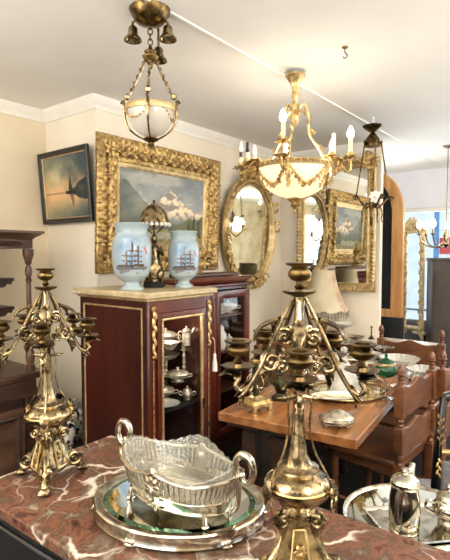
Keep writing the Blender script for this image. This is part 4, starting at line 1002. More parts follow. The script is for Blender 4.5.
# ================================================================== CANDELABRA on the marble
def candelabrum(label, rot, base_rot, arm_rot):
    t = thing('candelabrum', label, 'candelabrum', rz=rot)
    # three sided scroll base
    body = MB(); lv = [(.145, .03), (.135, .04), (.12, .042), (.092, .055), (.066, .07), (.046, .083), (.036, .083)]
    V = []; nn = 6
    for z, r in lv:
        for i in range(6):
            a = base_rot+radians(30+60*i); q = r*(1. if i % 2 == 0 else .57); V.append((q*cos(a), q*sin(a), z))
    F = [(j*6+i, (j+1)*6+i, (j+1)*6+(i+1) % 6, j*6+(i+1) % 6) for j in range(len(lv)-1) for i in range(6)]+[tuple(range(6)), tuple(reversed(range(36, 42)))]
    body.add(V, F); body.build('base', 'brass', t, smooth=25)
    for i in range(3):
        a = base_rot+radians(90+120*i); e = Vector((cos(a), sin(a), 0)); s_ = Vector((-sin(a), cos(a), 0)); k = MB()
        # relief panel on each face
        P = [(.046, -.02), (.046, .02), (.118, .011), (.118, -.011)]
        for j in range(4):
            (za, wa), (zb_, wb) = P[j], P[(j+1) % 4]; f = lambda z: .043-(z-.046)*.25+.003
            k.tube([e*f(za)+s_*wa+Vector((0, 0, za)), e*f(zb_)+s_*wb+Vector((0, 0, zb_))], .0025, 6)
        for j in range(6): w_ = j*pi/3; c_ = e*.037+Vector((0, 0, .08)); k.leaf(c_, c_+s_*.013*cos(w_)+Vector((0, 0, .015*sin(w_))), e, .005, .3, .3)
        for q in (-1, 1): k.spiral(e*.044+s_*.014*q+Vector((0, 0, .056)), .008, 1.2, .002, u=s_, hand=q)
        k.build('relief_panel', 'brass_light', t)
    for i in range(3):
        a = base_rot+radians(30+120*i); e = Vector((cos(a), sin(a), 0)); s_ = Vector((-sin(a), cos(a), 0)); k = MB()
        k.tube([e*.026+Vector((0, 0, .15)), e*.036+Vector((0, 0, .13)), e*.038+Vector((0, 0, .1)), e*.056+Vector((0, 0, .068)), e*.08+Vector((0, 0, .045)), e*.092+Vector((0, 0, .02)), e*.1+Vector((0, 0, .006))], [.009, .01, .0085, .0095, .011, .010, .012], 10, smooth=5)
        for q in (-1, 1): k.spiral(e*.074+s_*.01*q+Vector((0, 0, .05)), .024, 1.5, .0065, u=e, hand=-1); k.spiral(e*.042+s_*.008*q+Vector((0, 0, .138)), .015, 1.3, .005, u=e, hand=-1)
        k.ball(e*.1+Vector((0, 0, .01)), (.018, .018, .0102), 10, 8)
        for j in (-1, 0, 1): k.ball(e*.112+s_*.009*j+Vector((0, 0, .007)), (.008, .006, .0072), 8, 6)
        k.build('leg', 'brass', t)
    k = MB(); k.lathe([(.0, .138), (.03, .138), (.032, .145), (.024, .152), (.02, .16), (.03, .163), (.05, .17), (.061, .181), (.065, .194), (.064, .203), (.058, .211), (.044, .217), (.038, .221), (.043, .227), (.042, .231), (.03, .235), (.0255, .24),
        (.019, .258), (.0145, .285), (.0118, .33), (.0098, .39), (.013, .395), (.02, .4), (.024, .406), (.02, .41), (.011, .414), (.009, .45), (.012, .46), (.02, .475), (.022, .49), (.012, .51), (.009, .53), (.011, .565), (0, .565)], 28)
    k.build('stem', 'brass', t)
    k = MB()
    for i in range(9): a = i*pi/4.5; k.leaf((.052*cos(a), .052*sin(a), .2145), (.0625*cos(a), .0625*sin(a), .2035), (cos(a), sin(a), .6), .008, .1, .12)
    k.lathe([(.063, .195), (.067, .1985), (.063, .202)], 28, closed=True); k.build('bulge_relief', 'brass_light', t)
    for i in range(3):
        a = base_rot+radians(30+120*i); e = Vector((cos(a), sin(a), 0)); k = MB()
        k.tube([e*.014+Vector((0, 0, .405)), e*.026+Vector((0, 0, .36)), e*.024+Vector((0, 0, .31)), e*.036+Vector((0, 0, .265)), e*.058+Vector((0, 0, .23)), e*.072+Vector((0, 0, .2))], [.003, .0022, .0022, .0022, .0025, .0035], 6, smooth=6)
        k.ball(e*.072+Vector((0, 0, .196)), (.009, .009, .012), 8, 6); k.leaf(e*.066+Vector((0, 0, .22)), e*.074+Vector((0, 0, .178)), e, .012, .2, .3)
        P = [e*.072+Vector((-sin(a)*.011*cos(w*pi/4), cos(a)*.011*cos(w*pi/4), .172+.014*sin(w*pi/4))) for w in range(8)]; k.tube(P, .002, 6, closed=True)
        k.tube([e*.01+Vector((0, 0, .372)), e*.034+Vector((0, 0, .372)), e*.05+Vector((0, 0, .374))], [.0045, .003, .001], 6); k.ball(e*.034+Vector((0, 0, .372)), .0055, 8, 6)
        k.build('side_wire', 'brass', t)
    cup = [(.006, 0), (.012, .003), (.028, .009), (.0325, .013), (.03, .0138), (.01, .009), (.0065, .016), (.0105, .021), (.006, .026), (.0065, .031), (.016, .0345), (.0225, .042), (.023, .048), (.019, .0545), (.015, .058), (.017, .0605), (.0265, .0635), (.028, .066), (.0255, .0675), (.014, .066), (.013, .045), (0, .045)]
    k = MB(); k.lathe([(r, z+.563) for r, z in cup], 24, mod=lambda a, z: 1+.06*cos(8*a) if z < .5775 else 1); k.build('candle_cup', 'brass_dark', t)
    for i in range(5):
        a = arm_rot+radians(72*i); e = Vector((cos(a), sin(a), 0)); s_ = Vector((-sin(a), cos(a), 0)); k = MB()
        k.tube([e*.012+Vector((0, 0, .563)), e*.045+Vector((0, 0, .5)), e*.082+Vector((0, 0, .425)), e*.108+Vector((0, 0, .386)), e*.122+Vector((0, 0, .374))], [.0032, .004, .0048, .0045, .003], 8, smooth=4)
        k.spiral(e*.03+Vector((0, 0, .486)), .018, 1.4, .004, u=e, hand=1, start=1.); k.spiral(e*.056+Vector((0, 0, .442)), .023, 1.5, .004, u=e, hand=-1, start=1.5)
        k.spiral(e*.034+Vector((0, 0, .428)), .016, 1.3, .0035, u=e, hand=1)
        k.leaf(e*.04+Vector((0, 0, .52)), e*.085+Vector((0, 0, .475)), e+Vector((0, 0, 1)), .013, .5, .3, 1)
        k.leaf(e*.1+Vector((0, 0, .4)), e*.128+Vector((0, 0, .372)), Vector((0, 0, 1))+e*.3, .009, .3, .25, 1)
        k.leaf(e*.1+Vector((0, 0, .395)), e*.108+Vector((0, 0, .362)), e, .008, .3, .3, 1)
        k.tube([e*.1+Vector((0, 0, .396)), e*.118+Vector((0, 0, .388)), e*.127+Vector((0, 0, .398)), e*.12+Vector((0, 0, .412)), e*.122+Vector((0, 0, .427))], [.004, .005, .0045, .0045, .006], 8, smooth=5)
        for q in (-1, 1): k.leaf(e*.122+Vector((0, 0, .412)), e*.122+s_*.03*q+e*.012+Vector((0, 0, .414)), (0, 0, 1), .012, .5, .3, 1)
        k.leaf(e*.124+Vector((0, 0, .414)), e*.16+Vector((0, 0, .412)), (0, 0, 1), .013, .5, .3, 1)
        arm = k.build('arm', 'brass', t)
        MB().lathe([(r, z*.88+.425) for r, z in cup], 22, (e.x*.122, e.y*.122, 0), mod=lambda w, z: 1+.06*cos(8*w) if z < .4375 else 1).build('candle_cup', 'brass_dark', arm)
    return t
r0 = on_z(297, 580, KZ)
ca = candelabrum('tall brass candelabrum on the marble, nearest the camera at the right', CAMROT, radians(60), radians(-98))
ca.location = (r0.x, r0.y, KZ); ca.scale = (1.02, 1.02, 1.038)
l0 = on_z(49.5, 479, KZ)
cl = candelabrum('brass candelabrum on the back left end of the marble by the dark sideboard', CAMROT, radians(12), radians(-75))
cl.location = (l0.x, l0.y, KZ)

# ================================================================== MIRROR PLATEAU AND SILVER BASKET
c0 = on_z(179, 511, KZ)
ANG = CAMROT+radians(-14)
pt_ = thing('mirror_plateau', 'oval silver plateau with mirror top and beaded rim on the red marble', 'mirror tray', (c0.x, c0.y, KZ), ANG)
ea, eb = .222, .178
k = MB(); P = oval_path(ea, eb, 120)
pr = [(-.022, .02), (-.022, .0285), (-.018, .0315), (-.012, .031), (-.005, .035), (.001, .035), (.004, .031), (.0015, .027), (.0025, .01), (.005, .003), (-.022, .002)]
k.v = []; m_ = len(pr)
for p, o, l in P:
    for j, (a, b) in enumerate(pr): q = a+(.0006*sin(l*500) if 3 < j < 7 else 0); k.v.append((p[0]+o[0]*q, p[1]+o[1]*q, b+.006))
k.f = [(i*m_+j, ((i+1) % 120)*m_+j, ((i+1) % 120)*m_+(j+1) % m_, i*m_+(j+1) % m_) for i in range(120) for j in range(m_)]
k.build('rim', 'silver', pt_, smooth=50)
for i in range(6):
    a = 2*pi*(i+.25)/6; k = MB(); k.ball(((ea-.002)*cos(a), (eb-.002)*sin(a), .006), (.018, .012, .006), 8, 6)
    for j in range(3): b_ = ((ea+.002)*cos(a+(j-1)*.035), (eb+.002)*sin(a+(j-1)*.035), .012); k.ball(b_, (.007, .007, .008), 6, 5)
    k.build('foot', 'silver_worn', pt_)
def plate(a, b, z, th, n=96):
    mb = MB(); mb.v = [(a*cos(2*pi*i/n), b*sin(2*pi*i/n), z) for i in range(n)]+[(a*cos(2*pi*i/n), b*sin(2*pi*i/n), z-th) for i in range(n)]
    mb.f = [tuple(range(n)), tuple(reversed(range(n, 2*n)))]+[(n+i, n+(i+1) % n, (i+1) % n, i) for i in range(n)]; return mb
plate(ea-.036, eb-.036, .0355, .008).build('mirror_glass', 'mirror_glass', pt_, smooth=0)
k = MB(); n = 96; k.v = [((ea-d)*cos(2*pi*i/n), (eb-d)*sin(2*pi*i/n), z) for d, z in ((.036, .0356), (.02, .032), (.02, .025), (.036, .025)) for i in range(n)]
k.f = [(r*n+i, ((r+1) % 4)*n+i, ((r+1) % 4)*n+(i+1) % n, r*n+(i+1) % n) for r in range(4) for i in range(n)]; k.build('bevel', 'mirror_bevel', pt_, smooth=0)

BZ = KZ+.0362
c1 = on_z(179, 504, BZ)
ANB = CAMROT+radians(-35)
bk = thing('silver_basket', 'boat-shaped pierced silver basket with swan-neck handles on the mirror plateau', 'basket', (c1.x, c1.y, BZ), ANB)
ba, bb_ = .18, .098
def wall(t, h):
    """a point of the basket wall; h 0 at the base, 1 at the rim"""
    fl = .80+.20*h; end = abs(cos(t))**3
    rim = .098+.026*end+.016*abs(sin(t))**12
    return Vector((ba*fl*cos(t)*(1+.03*end), bb_*fl*sin(t), .026+(rim-.026)*h))
n = 120
def band(h0, h1, th=.0025):
    mb = MB(); hs_ = [h0+(h1-h0)*i/4 for i in range(5)]
    for i in range(n):
        t = 2*pi*i/n
        for h in hs_: mb.v.append(tuple(wall(t, h)))
        for h in reversed(hs_): p = wall(t, h); mb.v.append((p.x-th*cos(t), p.y-th*sin(t), p.z))
    for i in range(n):
        for j in range(10): mb.f.append((i*10+j, ((i+1) % n)*10+j, ((i+1) % n)*10+(j+1) % 10, i*10+(j+1) % 10))
    return mb
lo_ = band(0, .36); lo_.build('body', 'silver', bk)
k = MB(); k.v = [tuple(wall(2*pi*i/n, .01)) for i in range(n)]+[tuple(wall(2*pi*i/n, .01)-Vector((0, 0, .003))) for i in range(n)]; k.f = [tuple(range(n)), tuple(reversed(range(n, 2*n)))]+[(n+i, n+(i+1) % n, (i+1) % n, i) for i in range(n)]; k.build('floor_plate', 'silver', bk)
k = MB()
for i in range(72):
    t = 2*pi*i/72; p, q = wall(t, .34), wall(t, .97); k.tube([p, (p+q)/2, q], .0026, 6, flat=.6)
k.build('pierced_bars', 'silver', bk)
k = MB(); k.tube([wall(2*pi*i/n, 1.) for i in range(n)], .0042, 8, closed=True); k.tube([wall(2*pi*i/n, .36) for i in range(n)], .003, 8, closed=True); k.tube([wall(2*pi*i/n, .03) for i in range(n)], .004, 8, closed=True); k.build('rim_wire', 'silver', bk)
for s in (-1, 1):
    k = MB(); y = s*(bb_*.92); k.ball((0, y, .085), (.019, .008, .025), 12, 8); k.ball((0, y+s*.006, .115), (.013, .007, .015), 10, 8)
    for j in range(8): a = j*pi/4; k.leaf((0, y+s*.006, .085), (.024*cos(a), y+s*.006, .085+.03*sin(a)), (0, s, 0), .008, .3, .3)
    for j in range(3): k.leaf((0, y, .06-j*.012), ((j-1)*.014, y+s*.004, .036), (0, s, 0), .009, .2, .3)
    k.build('medallion', 'silver_worn', bk)
for sx in (-1, 1):
    k = MB(); e = Vector((sx, 0, 0)); b0_ = ba*.92
    P = [e*(b0_-.012)+Vector((0, 0, .02)), e*(b0_+.012)+Vector((0, 0, .05)), e*(b0_+.016)+Vector((0, 0, .1)), e*(b0_+.008)+Vector((0, 0, .145)), e*(b0_+.02)+Vector((0, 0, .172)), e*(b0_+.045)+Vector((0, 0, .17)), e*(b0_+.056)+Vector((0, 0, .142)), e*(b0_+.046)+Vector((0, 0, .115)), e*(b0_+.03)+Vector((0, 0, .113)), e*(b0_+.026)+Vector((0, 0, .126))]
    k.tube(P, [.005, .006, .007, .0085, .0095, .0095, .0085, .0075, .006, .005], 10, smooth=7); k.ball(P[-1], .008, 8, 6); k.build('handle', 'silver', bk)
    for sy in (-1, 1):
        t = atan2(sy*.62, sx*.78); p = wall(t, .1); k = MB(); k.tube([p, p*1.03+Vector((0, 0, -.012)), Vector((p.x*1.05, p.y*1.05, .005))], [.006, .005, .006], 8, smooth=4).ball((p.x*1.05, p.y*1.05, .005), (.009, .009, .005), 8, 6); k.build('foot', 'silver', bk)
# cut glass liner: scalloped, rising at the ends and the middle of the back
k = MB(); rows = []
for j in range(9):
    h = .14+.86*j/8; ring = []
    for i in range(144):
        t = 2*pi*i/144; p = wall(t, h); s_ = .93+.008*sin(t*36)*h
        lift = (.012*abs(cos(t))**4+.034*max(0, sin(t))**5-.004*max(0, -sin(t))**3)*h**2+.0022*sin(t*36)*(h > .99)
        ring.append((p.x*s_, p.y*s_, p.z+lift+.002))
    rows.append(ring)
inn = [[(x*.965, y*.955, z+.001) for x, y, z in r] for r in rows]
allr = rows+inn[::-1]; k.v = [p for r in allr for p in r]; R_ = len(allr)
k.f = [(j*144+i, j*144+(i+1) % 144, (j+1)*144+(i+1) % 144, (j+1)*144+i) for j in range(R_-1) for i in range(144)]+[tuple(reversed(range(144))), tuple((R_-1)*144+i for i in range(144))]
k.build('glass_liner', 'liner_glass', bk, label='scalloped cut-glass liner')

# ================================================================== VASES on the vitrine
def vase_col(co, i):
    a = atan2(co.y, co.x); z = co.z; n = fbm(co.x*18, co.z*18+co.y*9, 2)
    c = L3(170, 186, 194)+(1.,)
    d = (a+pi/2-.12+2*pi) % (2*pi); d = d-2*pi if d > pi else d
    if .09 < z < .34:
        c = mix3(c, L3(112, 148, 190), .9*exp(-(d/.75)**2)*sstep(.09, .14, z)*sstep(.34, .27, z)*(.75+.6*n))
        x = d*.1/1.4-.004; z = (z-.12)/1.4+.13
        def line(x0, z0, x1, z1, w):
            L = math.hypot(x1-x0, z1-z0); t = max(0, min(1, ((x-x0)*(x1-x0)+(z-z0)*(z1-z0))/L/L)); return math.hypot(x-x0-t*(x1-x0), z-z0-t*(z1-z0)) < w
        ink = L3(82, 62, 44)
        if abs(z-.135-.004*n) < .008*(1+.6*n) and abs(x) < .065: c = mix3(c, ink, .75)
        if z < .127 and abs(x) < .05 and n > -.05 and z > .11: c = mix3(c, L3(112, 96, 78), .7)
        for m_, h in ((-.02, .20), (.0, .235), (.022, .222)):
            if line(m_, .135, m_+.002, h, .0026): c = ink+(1.,)
            for zz in (.16, .18, .2):
                if zz < h-.01 and line(m_-.014, zz+.004, m_+.014, zz, .0022): c = ink+(1.,)
        if line(-.05, .143, .045, .146, .004): c = ink+(1.,)
        if line(.048, .215, .056, .2, .004) or line(.052, .2, .062, .192, .003): c = L3(196, 84, 80)+(1.,)
    return c
vprof = [(0, 0), (.066, 0), (.068, .008), (.06, .016), (.045, .026), (.04, .036), (.044, .044), (.07, .06), (.094, .082), (.104, .11), (.11, .16), (.113, .21), (.111, .26), (.104, .295), (.093, .315), (.088, .325), (.09, .345), (.097, .366), (.103, .376), (.1, .38), (.094, .376), (.083, .345), (.08, .32), (.095, .29), (0, .25)]
fp = []
for (r0_, z0_), (r1_, z1_) in zip(vprof, vprof[1:]):
    m_ = max(1, int(math.hypot(r1_-r0_, z1_-z0_)/.0045)); fp += [(r0_+(r1_-r0_)*q/m_, z0_+(z1_-z0_)*q/m_) for q in range(m_)]
fp.append(vprof[-1])
vv = MB().lathe(fp, 150); va_ = vv.build('vase', 'vase_paint', None, smooth=60, col=vase_col, loc=(1.856, 2.13, VZ), rz=CAMROT)
tag(va_, 'larger pale blue glass vase painted with a sailing ship, left of the figure lamp', 'vase', 'pair of ship vases')
v2_ = copy_tree(va_); v2_.location = (2.2, 2.045, VZ); v2_.scale = (.865, .865, .91); v2_['label'] = 'smaller pale blue glass vase painted with a sailing ship, right of the figure lamp'

# gilt ornaments standing on the second cabinet
def gilt_ornament(label, loc, h):
    t = thing('gilt_ornament', label, 'ornament', loc, CAMROT)
    k = MB(); k.lathe([(.06, 0), (.064, .01), (.05, .02), (.04, .03), (.05, .05), (.03, .07), (0, .07)], 16, mod=lambda a, z: 1+.08*cos(6*a)); k.build('base', 'gilt', t)
    k = MB(); k.lathe([(.022, .06), (.034, h*.3), (.022, h*.4), (.036, h*.55), (.05, h*.66), (.03, h*.75), (.014, h*.82), (.02, h*.88), (.008, h), (0, h)], 16, mod=lambda a, z: 1+.16*cos(5*a+z*20)); k.build('stem', 'gilt', t)
    for s in (-1, 1):
        k = MB()
        for j in range(6): z = h*.25+j*h*.09; k.leaf((s*.02, -.01, z), (s*(.06-.004*j), -.03, z+.03*(-1)**j), (0, -1, 0), .02, .4, .3, 1)
        k.spiral((s*.045, -.01, h*.62), .026, 1.3, .006, hand=s); k.build('scroll', 'gilt', t)
    return t
gilt_ornament('gilt leafy ornament before the mountain painting, half hidden by the right vase', (2.75, 2.44, 1.408), .3)

# ================================================================== SILVER AND CHINA MAKERS
def part_l(t, name, prof, mat, seg=24, at=(0, 0, 0), mod=None, sx=1., sy=1., smooth=40):
    return MB().lathe(prof, seg, at, mod, sx, sy).build(name, mat, t, smooth=smooth)
def pot(label, loc, s=1., rz=0., mat='silver', handle='silver', cat='pot', name='coffee_pot'):
    t = thing(name, label, cat, loc, rz); t.scale = (s,)*3
    part_l(t, 'body', [(0, 0), (.037, 0), (.039, .005), (.037, .012), (.0375, .018), (.04, .022), (.0395, .03), (.041, .06), (.038, .09), (.034, .115), (.036, .122), (.038, .125), (.033, .127), (0, .127)], mat, 32)
    part_l(t, 'lid', [(.037, .127), (.038, .131), (.034, .138), (.022, .147), (.009, .151), (.007, .155), (.011, .16), (.01, .166), (0, .169)], mat, 28)
    k = MB(); k.tube([(.034, 0, .1), (.055, 0, .115), (.066, 0, .14), (.078, 0, .15)], [.014, .012, .009, .008], 10, smooth=5, flat=.8); k.build('spout', mat, t)
    k = MB(); k.tube([(-.034, 0, .112), (-.06, 0, .125), (-.078, 0, .1), (-.066, 0, .05), (-.038, 0, .035)], [.005, .006, .006, .006, .005], 8, smooth=6); k.build('handle', handle, t)
    return t
def sugar(label, loc, s=1., rz=0., mat='silver'):
    t = thing('sugar_bowl', label, 'sugar bowl', loc, rz); t.scale = (s,)*3
    part_l(t, 'body', [(0, 0), (.028, 0), (.03, .005), (.024, .012), (.036, .022), (.044, .036), (.043, .05), (.034, .062), (.03, .066), (.033, .07), (0, .07)], mat, 28)
    part_l(t, 'lid', [(.034, .07), (.032, .077), (.02, .086), (.008, .09), (.006, .096), (.01, .102), (.007, .108), (0, .11)], mat, 24)
    for q in (-1, 1): MB().tube([(q*.04, 0, .056), (q*.06, 0, .064), (q*.064, 0, .044), (q*.042, 0, .03)], .004, 8, smooth=6).build('handle', mat, t)
    return t
def tureen(label, loc, s=1., rz=0., mat='silver_worn', name='tureen'):
    t = thing(name, label, 'tureen', loc, rz); t.scale = (s,)*3
    part_l(t, 'bowl', [(0, 0), (.05, 0), (.052, .006), (.03, .014), (.028, .022), (.06, .036), (.085, .055), (.09, .072), (.095, .076), (.088, .078), (0, .07)], mat, 30, sx=1.25)
    part_l(t, 'lid', [(.09, .078), (.085, .09), (.06, .108), (.03, .118), (.01, .121), (.008, .13), (.014, .138), (.008, .146), (0, .148)], mat, 30, sx=1.25, mod=lambda a, z: 1+.02*cos(14*a))
    for q in (-1, 1): MB().tube([(q*.108, 0, .07), (q*.135, 0, .08), (q*.14, 0, .055), (q*.1, 0, .048)], .005, 8, smooth=6).build('handle', mat, t)
    return t
def tazza(label, loc, s=1., mat='silver', top='silver', name='tazza', cat='footed dish', wav=9, rz=0.):
    t = thing(name, label, cat, loc, rz); t.scale = (s,)*3
    part_l(t, 'foot', [(0, 0), (.05, 0), (.052, .006), (.03, .014), (.012, .026), (.01, .06), (.016, .07), (.01, .08), (.014, .1), (.03, .112), (0, .112)], mat, 24)
    part_l(t, 'dish', [(.0, .108), (.04, .112), (.08, .128), (.1, .15), (.104, .153), (.1, .154), (.076, .134), (.04, .118), (0, .115)], top, 72, mod=lambda a, z: 1+(.05*cos(wav*a) if z > .12 else 0))
    return t
def dish(label, loc, s=1., mat='porcelain', name='bowl', cat='bowl', deep=.05, wav=0, rz=0., sx=1.):
    prof = [(0, 0), (.04, 0), (.042, .004), (.06, deep*.35), (.085, deep*.8), (.1, deep), (.101, deep+.003), (.097, deep+.003), (.08, deep*.8), (.055, deep*.35+.004), (0, .008)]
    o = MB().lathe(prof, 72, mod=(lambda a, z: 1+.035*cos(wav*a) if z > deep*.5 else 1) if wav else None, sx=sx).build(name, mat, None, loc=loc, rz=rz); o.scale = (s,)*3
    return tag(o, label, cat)
def candlestick(label, loc, h, mat='silver', rz=0., r=1.):
    t = thing('candlestick', label, 'candlestick', loc, rz)
    part_l(t, 'base', [(0, 0), (.045*r, 0), (.046*r, .008), (.03*r, .014), (.016*r, .03), (.008*r, .04), (0, .04)], mat, 22)
    part_l(t, 'stem', [(.008*r, .036), (.013*r, h*.3), (.007*r, h*.36), (.012*r, h*.45), (.008*r, h*.6), (.014*r, h*.68), (.007*r, h*.74), (.008*r, h*.84), (0, h*.84)], mat, 18)
    part_l(t, 'cup', [(.008*r, h*.83), (.022*r, h*.855), (.023*r, h*.865), (.012*r, h*.87), (.016*r, h*.92), (.013*r, h*.97), (.018*r, h), (0, h*.98)], mat, 18)
    return t

# --- low table behind the commode, its round mirror tray, the silver tray, pot and sugar bowl
TZ = .80
ro = on_z(396, 516, TZ+.02)
st_ = thing('side_table', 'small dark round table behind the marble commode, mostly in shadow', 'table', (ro.x+.03, ro.y-.05, 0))
MB().lathe([(0, 0), (.16, 0), (.17, .02), (.05, .05), (.04, .1), (.05, .4), (.04, .7), (.08, .765), (0, .765)], 24).build('pedestal', 'ebonised', st_)
MB().lathe([(0, .765), (.17, .765), (.175, .78), (.17, .799), (0, .799)], 40).build('tabletop', 'ebonised', st_)
rt = thing('round_tray', 'round mirror tray with silver rim behind the marble top at the right', 'tray', (ro.x+.035, ro.y-.05, TZ))
MB().lathe([(0, 0), (.19, 0), (.2, .004), (.206, .012), (.204, .016), (.197, .014), (.192, .009), (0, .009)], 72).build('tray_rim', 'silver_worn', rt)
MB().lathe([(0, .0092), (.19, .0092), (.19, .0105), (0, .0105)], 72).build('mirror_glass', 'mirror_old', rt)
so = on_z(422, 522, TZ+.022)
sq = thing('silver_tray', 'rectangular silver tray with loop handle carrying the coffee pot', 'tray', (so.x, so.y, TZ+.013), CAMROT+radians(8))
k = MB(); k.box((0, 0, .003), (.25, .17, .006)); k.build('tray_base', 'silver', sq, bevel=.002)
k = MB(); P = rect_path(.25, .17, .01); k.v = [(p[0]+o[0]*a, p[1]+o[1]*a, z) for p, o, l in P for a, z in ((0, .001), (.008, .008), (.006, .012), (-.004, .007), (-.006, .004))]
k.f = [(i*5+j, ((i+1) % len(P))*5+j, ((i+1) % len(P))*5+(j+1) % 5, i*5+(j+1) % 5) for i in range(len(P)) for j in range(5)]; k.build('tray_edge', 'silver', sq)
for s in (1,): MB().tube([(-.04, s*.085, .01), (-.035, s*.108, .022), (0, s*.116, .028), (.035, s*.108, .022), (.04, s*.085, .01)], .0045, 8, smooth=6).build('handle', 'silver', sq)
p_ = on_z(404, 529, TZ+.02); cpz = TZ+.0195
pot('polished silver coffee pot with dark handle on the rectangular tray', (p_.x, p_.y, cpz), 1.0, CAMROT+radians(55), handle='wire_dark')
p_ = on_z(449, 523, TZ+.02)
sugar('silver lidded sugar bowl beside the coffee pot at the photo edge', (p_.x, p_.y, cpz), 1.0, CAMROT)

# --- lacquer chair with gilt leaves at the right edge
lc_ = at_d(437, 470, 1.95)
lq = thing('lacquer_chair', 'black lacquer chair with gilt leaf decoration at the right edge', 'chair', (lc_.x, lc_.y, 0), CAMROT+radians(-8))
for s in (0, 1):
    x = s*.36; k = MB(); k.tube([(x, .02, 0), (x, 0, .42), (x-.004, 0, .62), (x+.004+.01*s, .0, .8), (x+.03-.05*s, .03, .97)], [.016, .02, .019, .017, .014], 10, smooth=6); po = k.build('back_post', 'lacquer', lq)
    k = MB()
    for j in range(8): z = .79+j*.015; k.leaf((x+.004, -.016, z), (x+.012*(-1)**j+.004, -.021, z+.02), (0, -1, 0), .004, .3, .2)
    for j in range(5): z = .735-j*.015; k.leaf((x-.001, -.017, z), (x+.01*(-1)**j-.001, -.021, z-.02), (0, -1, 0), .004, .3, .2)
    k.tube([(x-.003, -.017, .66), (x+.002, -.018, .76), (x+.008, -.012, .9)], .0012, 6); k.build('gilt_leaves', 'gilt', po)
k = MB(); k.tube([(0, 0, .755), (.36, 0, .755)], .011, 8); k.build('gilt_rail', 'gilt_smooth', lq)
MB().tube([(.03, .03, .97), (.18, .05, 1.0), (.34, .03, .97)], .018, 10, smooth=6).build('top_rail', 'lacquer', lq)
MB().box((.18, .004, .63), (.33, .02, .17)).build('back_pad', 'grey_fabric', lq, bevel=.006)
MB().box((.18, .22, .43), (.4, .4, .05)).build('seat', 'grey_fabric', lq, bevel=.015)
for x in (.0, .36): MB().tube([(x, .4, 0), (x, .4, .41)], [.012, .018], 8).build('leg', 'lacquer', lq)

# ================================================================== ON THE DINING TABLE
T = .7505
def ont(px, py, z=T): p = on_z(px, py, z); return (p.x, p.y, z)
# gallery tray
ty0 = ont(346, 394)
gt = thing('gallery_tray', 'large oval mirror tray with pierced gilt gallery in the middle of the table', 'tray', ty0, CAMROT+radians(8))
ga, gb = .222, .162
plate(ga, gb, .018, .01).build('mirror_top', 'mirror_old', gt, smooth=0)
k = MB(); P = oval_path(ga+.002, gb+.002, 110)
for zz, rr_ in ((.012, .006), (.034, .0035)): k.tube([(p[0], p[1], zz) for p, o, l in P], rr_, 8, closed=True)
for i in range(0, 110, 1): p = P[i][0]; k.tube([(p[0], p[1], .012), (p[0], p[1], .034)], .0016, 5)
k.build('gallery', 'brass_light', gt)
for i in range(4): a = pi/4+i*pi/2; part_l(gt, 'foot', [(0, 0), (.012, 0), (.016, .006), (.01, .01), (0, .01)], 'brass', 12, (ga*.85*cos(a), gb*.85*sin(a), 0))
GZ = T+.0185
# white oval dish at its front
p_ = on_z(337, 398, GZ); pl_ = tag(MB().lathe([(0, 0), (.07, 0), (.075, .004), (.125, .012), (.142, .016), (.141, .019), (.123, .016), (.07, .008), (0, .007)], 60, sy=.52).build('oval_plate', 'porcelain', None, loc=(p_.x, p_.y, GZ), rz=CAMROT+radians(8)), 'white oval porcelain plate on the front of the gallery tray', 'plate')
# ship's decanter
p_ = on_z(345, 391, GZ); dc = thing('decanter', 'wide-based cut glass decanter on the gallery tray', 'decanter', (p_.x-.0+.03*CA, p_.y+.03*SA, GZ))
part_l(dc, 'body', [(0, 0), (.09, 0), (.096, .01), (.095, .03), (.08, .07), (.06, .11), (.036, .15), (.02, .17), (.017, .2), (.026, .21), (.024, .213), (0, .205)], 'crystal', 48, mod=lambda a, z: 1+.03*cos(22*a+z*120))
part_l(dc, 'stopper', [(0, .205), (.012, .208), (.008, .216), (.02, .226), (.022, .238), (.012, .25), (0, .252)], 'crystal', 20)
# silver box
sbx = thing('silver_box', 'small oval ornate silver box on scroll feet at the table front', 'box', ont(336.5, 426), CAMROT+radians(-4)); sbx.scale = (1.18,)*3
part_l(sbx, 'body', [(0, .012), (.06, .012), (.068, .016), (.07, .024), (.066, .032), (.0, .032)], 'silver_worn', 40, sy=.72, mod=lambda a, z: 1+.02*cos(18*a))
part_l(sbx, 'lid', [(.066, .032), (.068, .036), (.058, .046), (.042, .053), (.036, .055), (.03, .06), (.016, .065), (0, .066)], 'silver_worn', 40, sy=.72, mod=lambda a, z: 1+.03*cos(11*a+z*80))
for i in range(4): a = pi/4+i*pi/2; k = MB(); k.spiral((.058*cos(a), .042*sin(a), .01), .009, 1.2, .0035).ball((.058*cos(a), .042*sin(a), .016), .009, 8, 6); k.build('foot', 'silver_worn', sbx)
# brass stand with hoops
bs = thing('hoop_stand', 'small brass stand on square pierced foot with wire hoops round a dark pillar', 'ornament', ont(255.5, 409), CAMROT+radians(36)); bs.scale = (1.2,)*3
k = MB(); s_ = .042
for sx in (-1, 1):
    for sy in (-1, 1): k.box((sx*s_, sy*s_, .014), (.018, .018, .028))
for a in range(4):
    m_ = Matrix.Rotation(a*pi/2, 4, 'Z'); k.prism([(-s_, .016), (-.02, .016), (-.014, .022), (.014, .022), (.02, .016), (s_, .016), (s_, .03), (-s_, .03)], .006, m_ @ Matrix.Translation((0, -s_-.004, 0)))
k.box((0, 0, .033), (.108, .108, .01)).box((0, 0, .042), (.09, .09, .01)).lathe([(.05, .046), (.036, .05), (.022, .06), (0, .062)], 4, mat=Matrix.Rotation(pi/4, 4, 'Z')); k.build('square_foot', 'brass_light', bs, smooth=30, bevel=.002)
k = MB().box((0, 0, .13), (.022, .022, .15)); k.build('pillar', 'bronze_green', bs, bevel=.002)
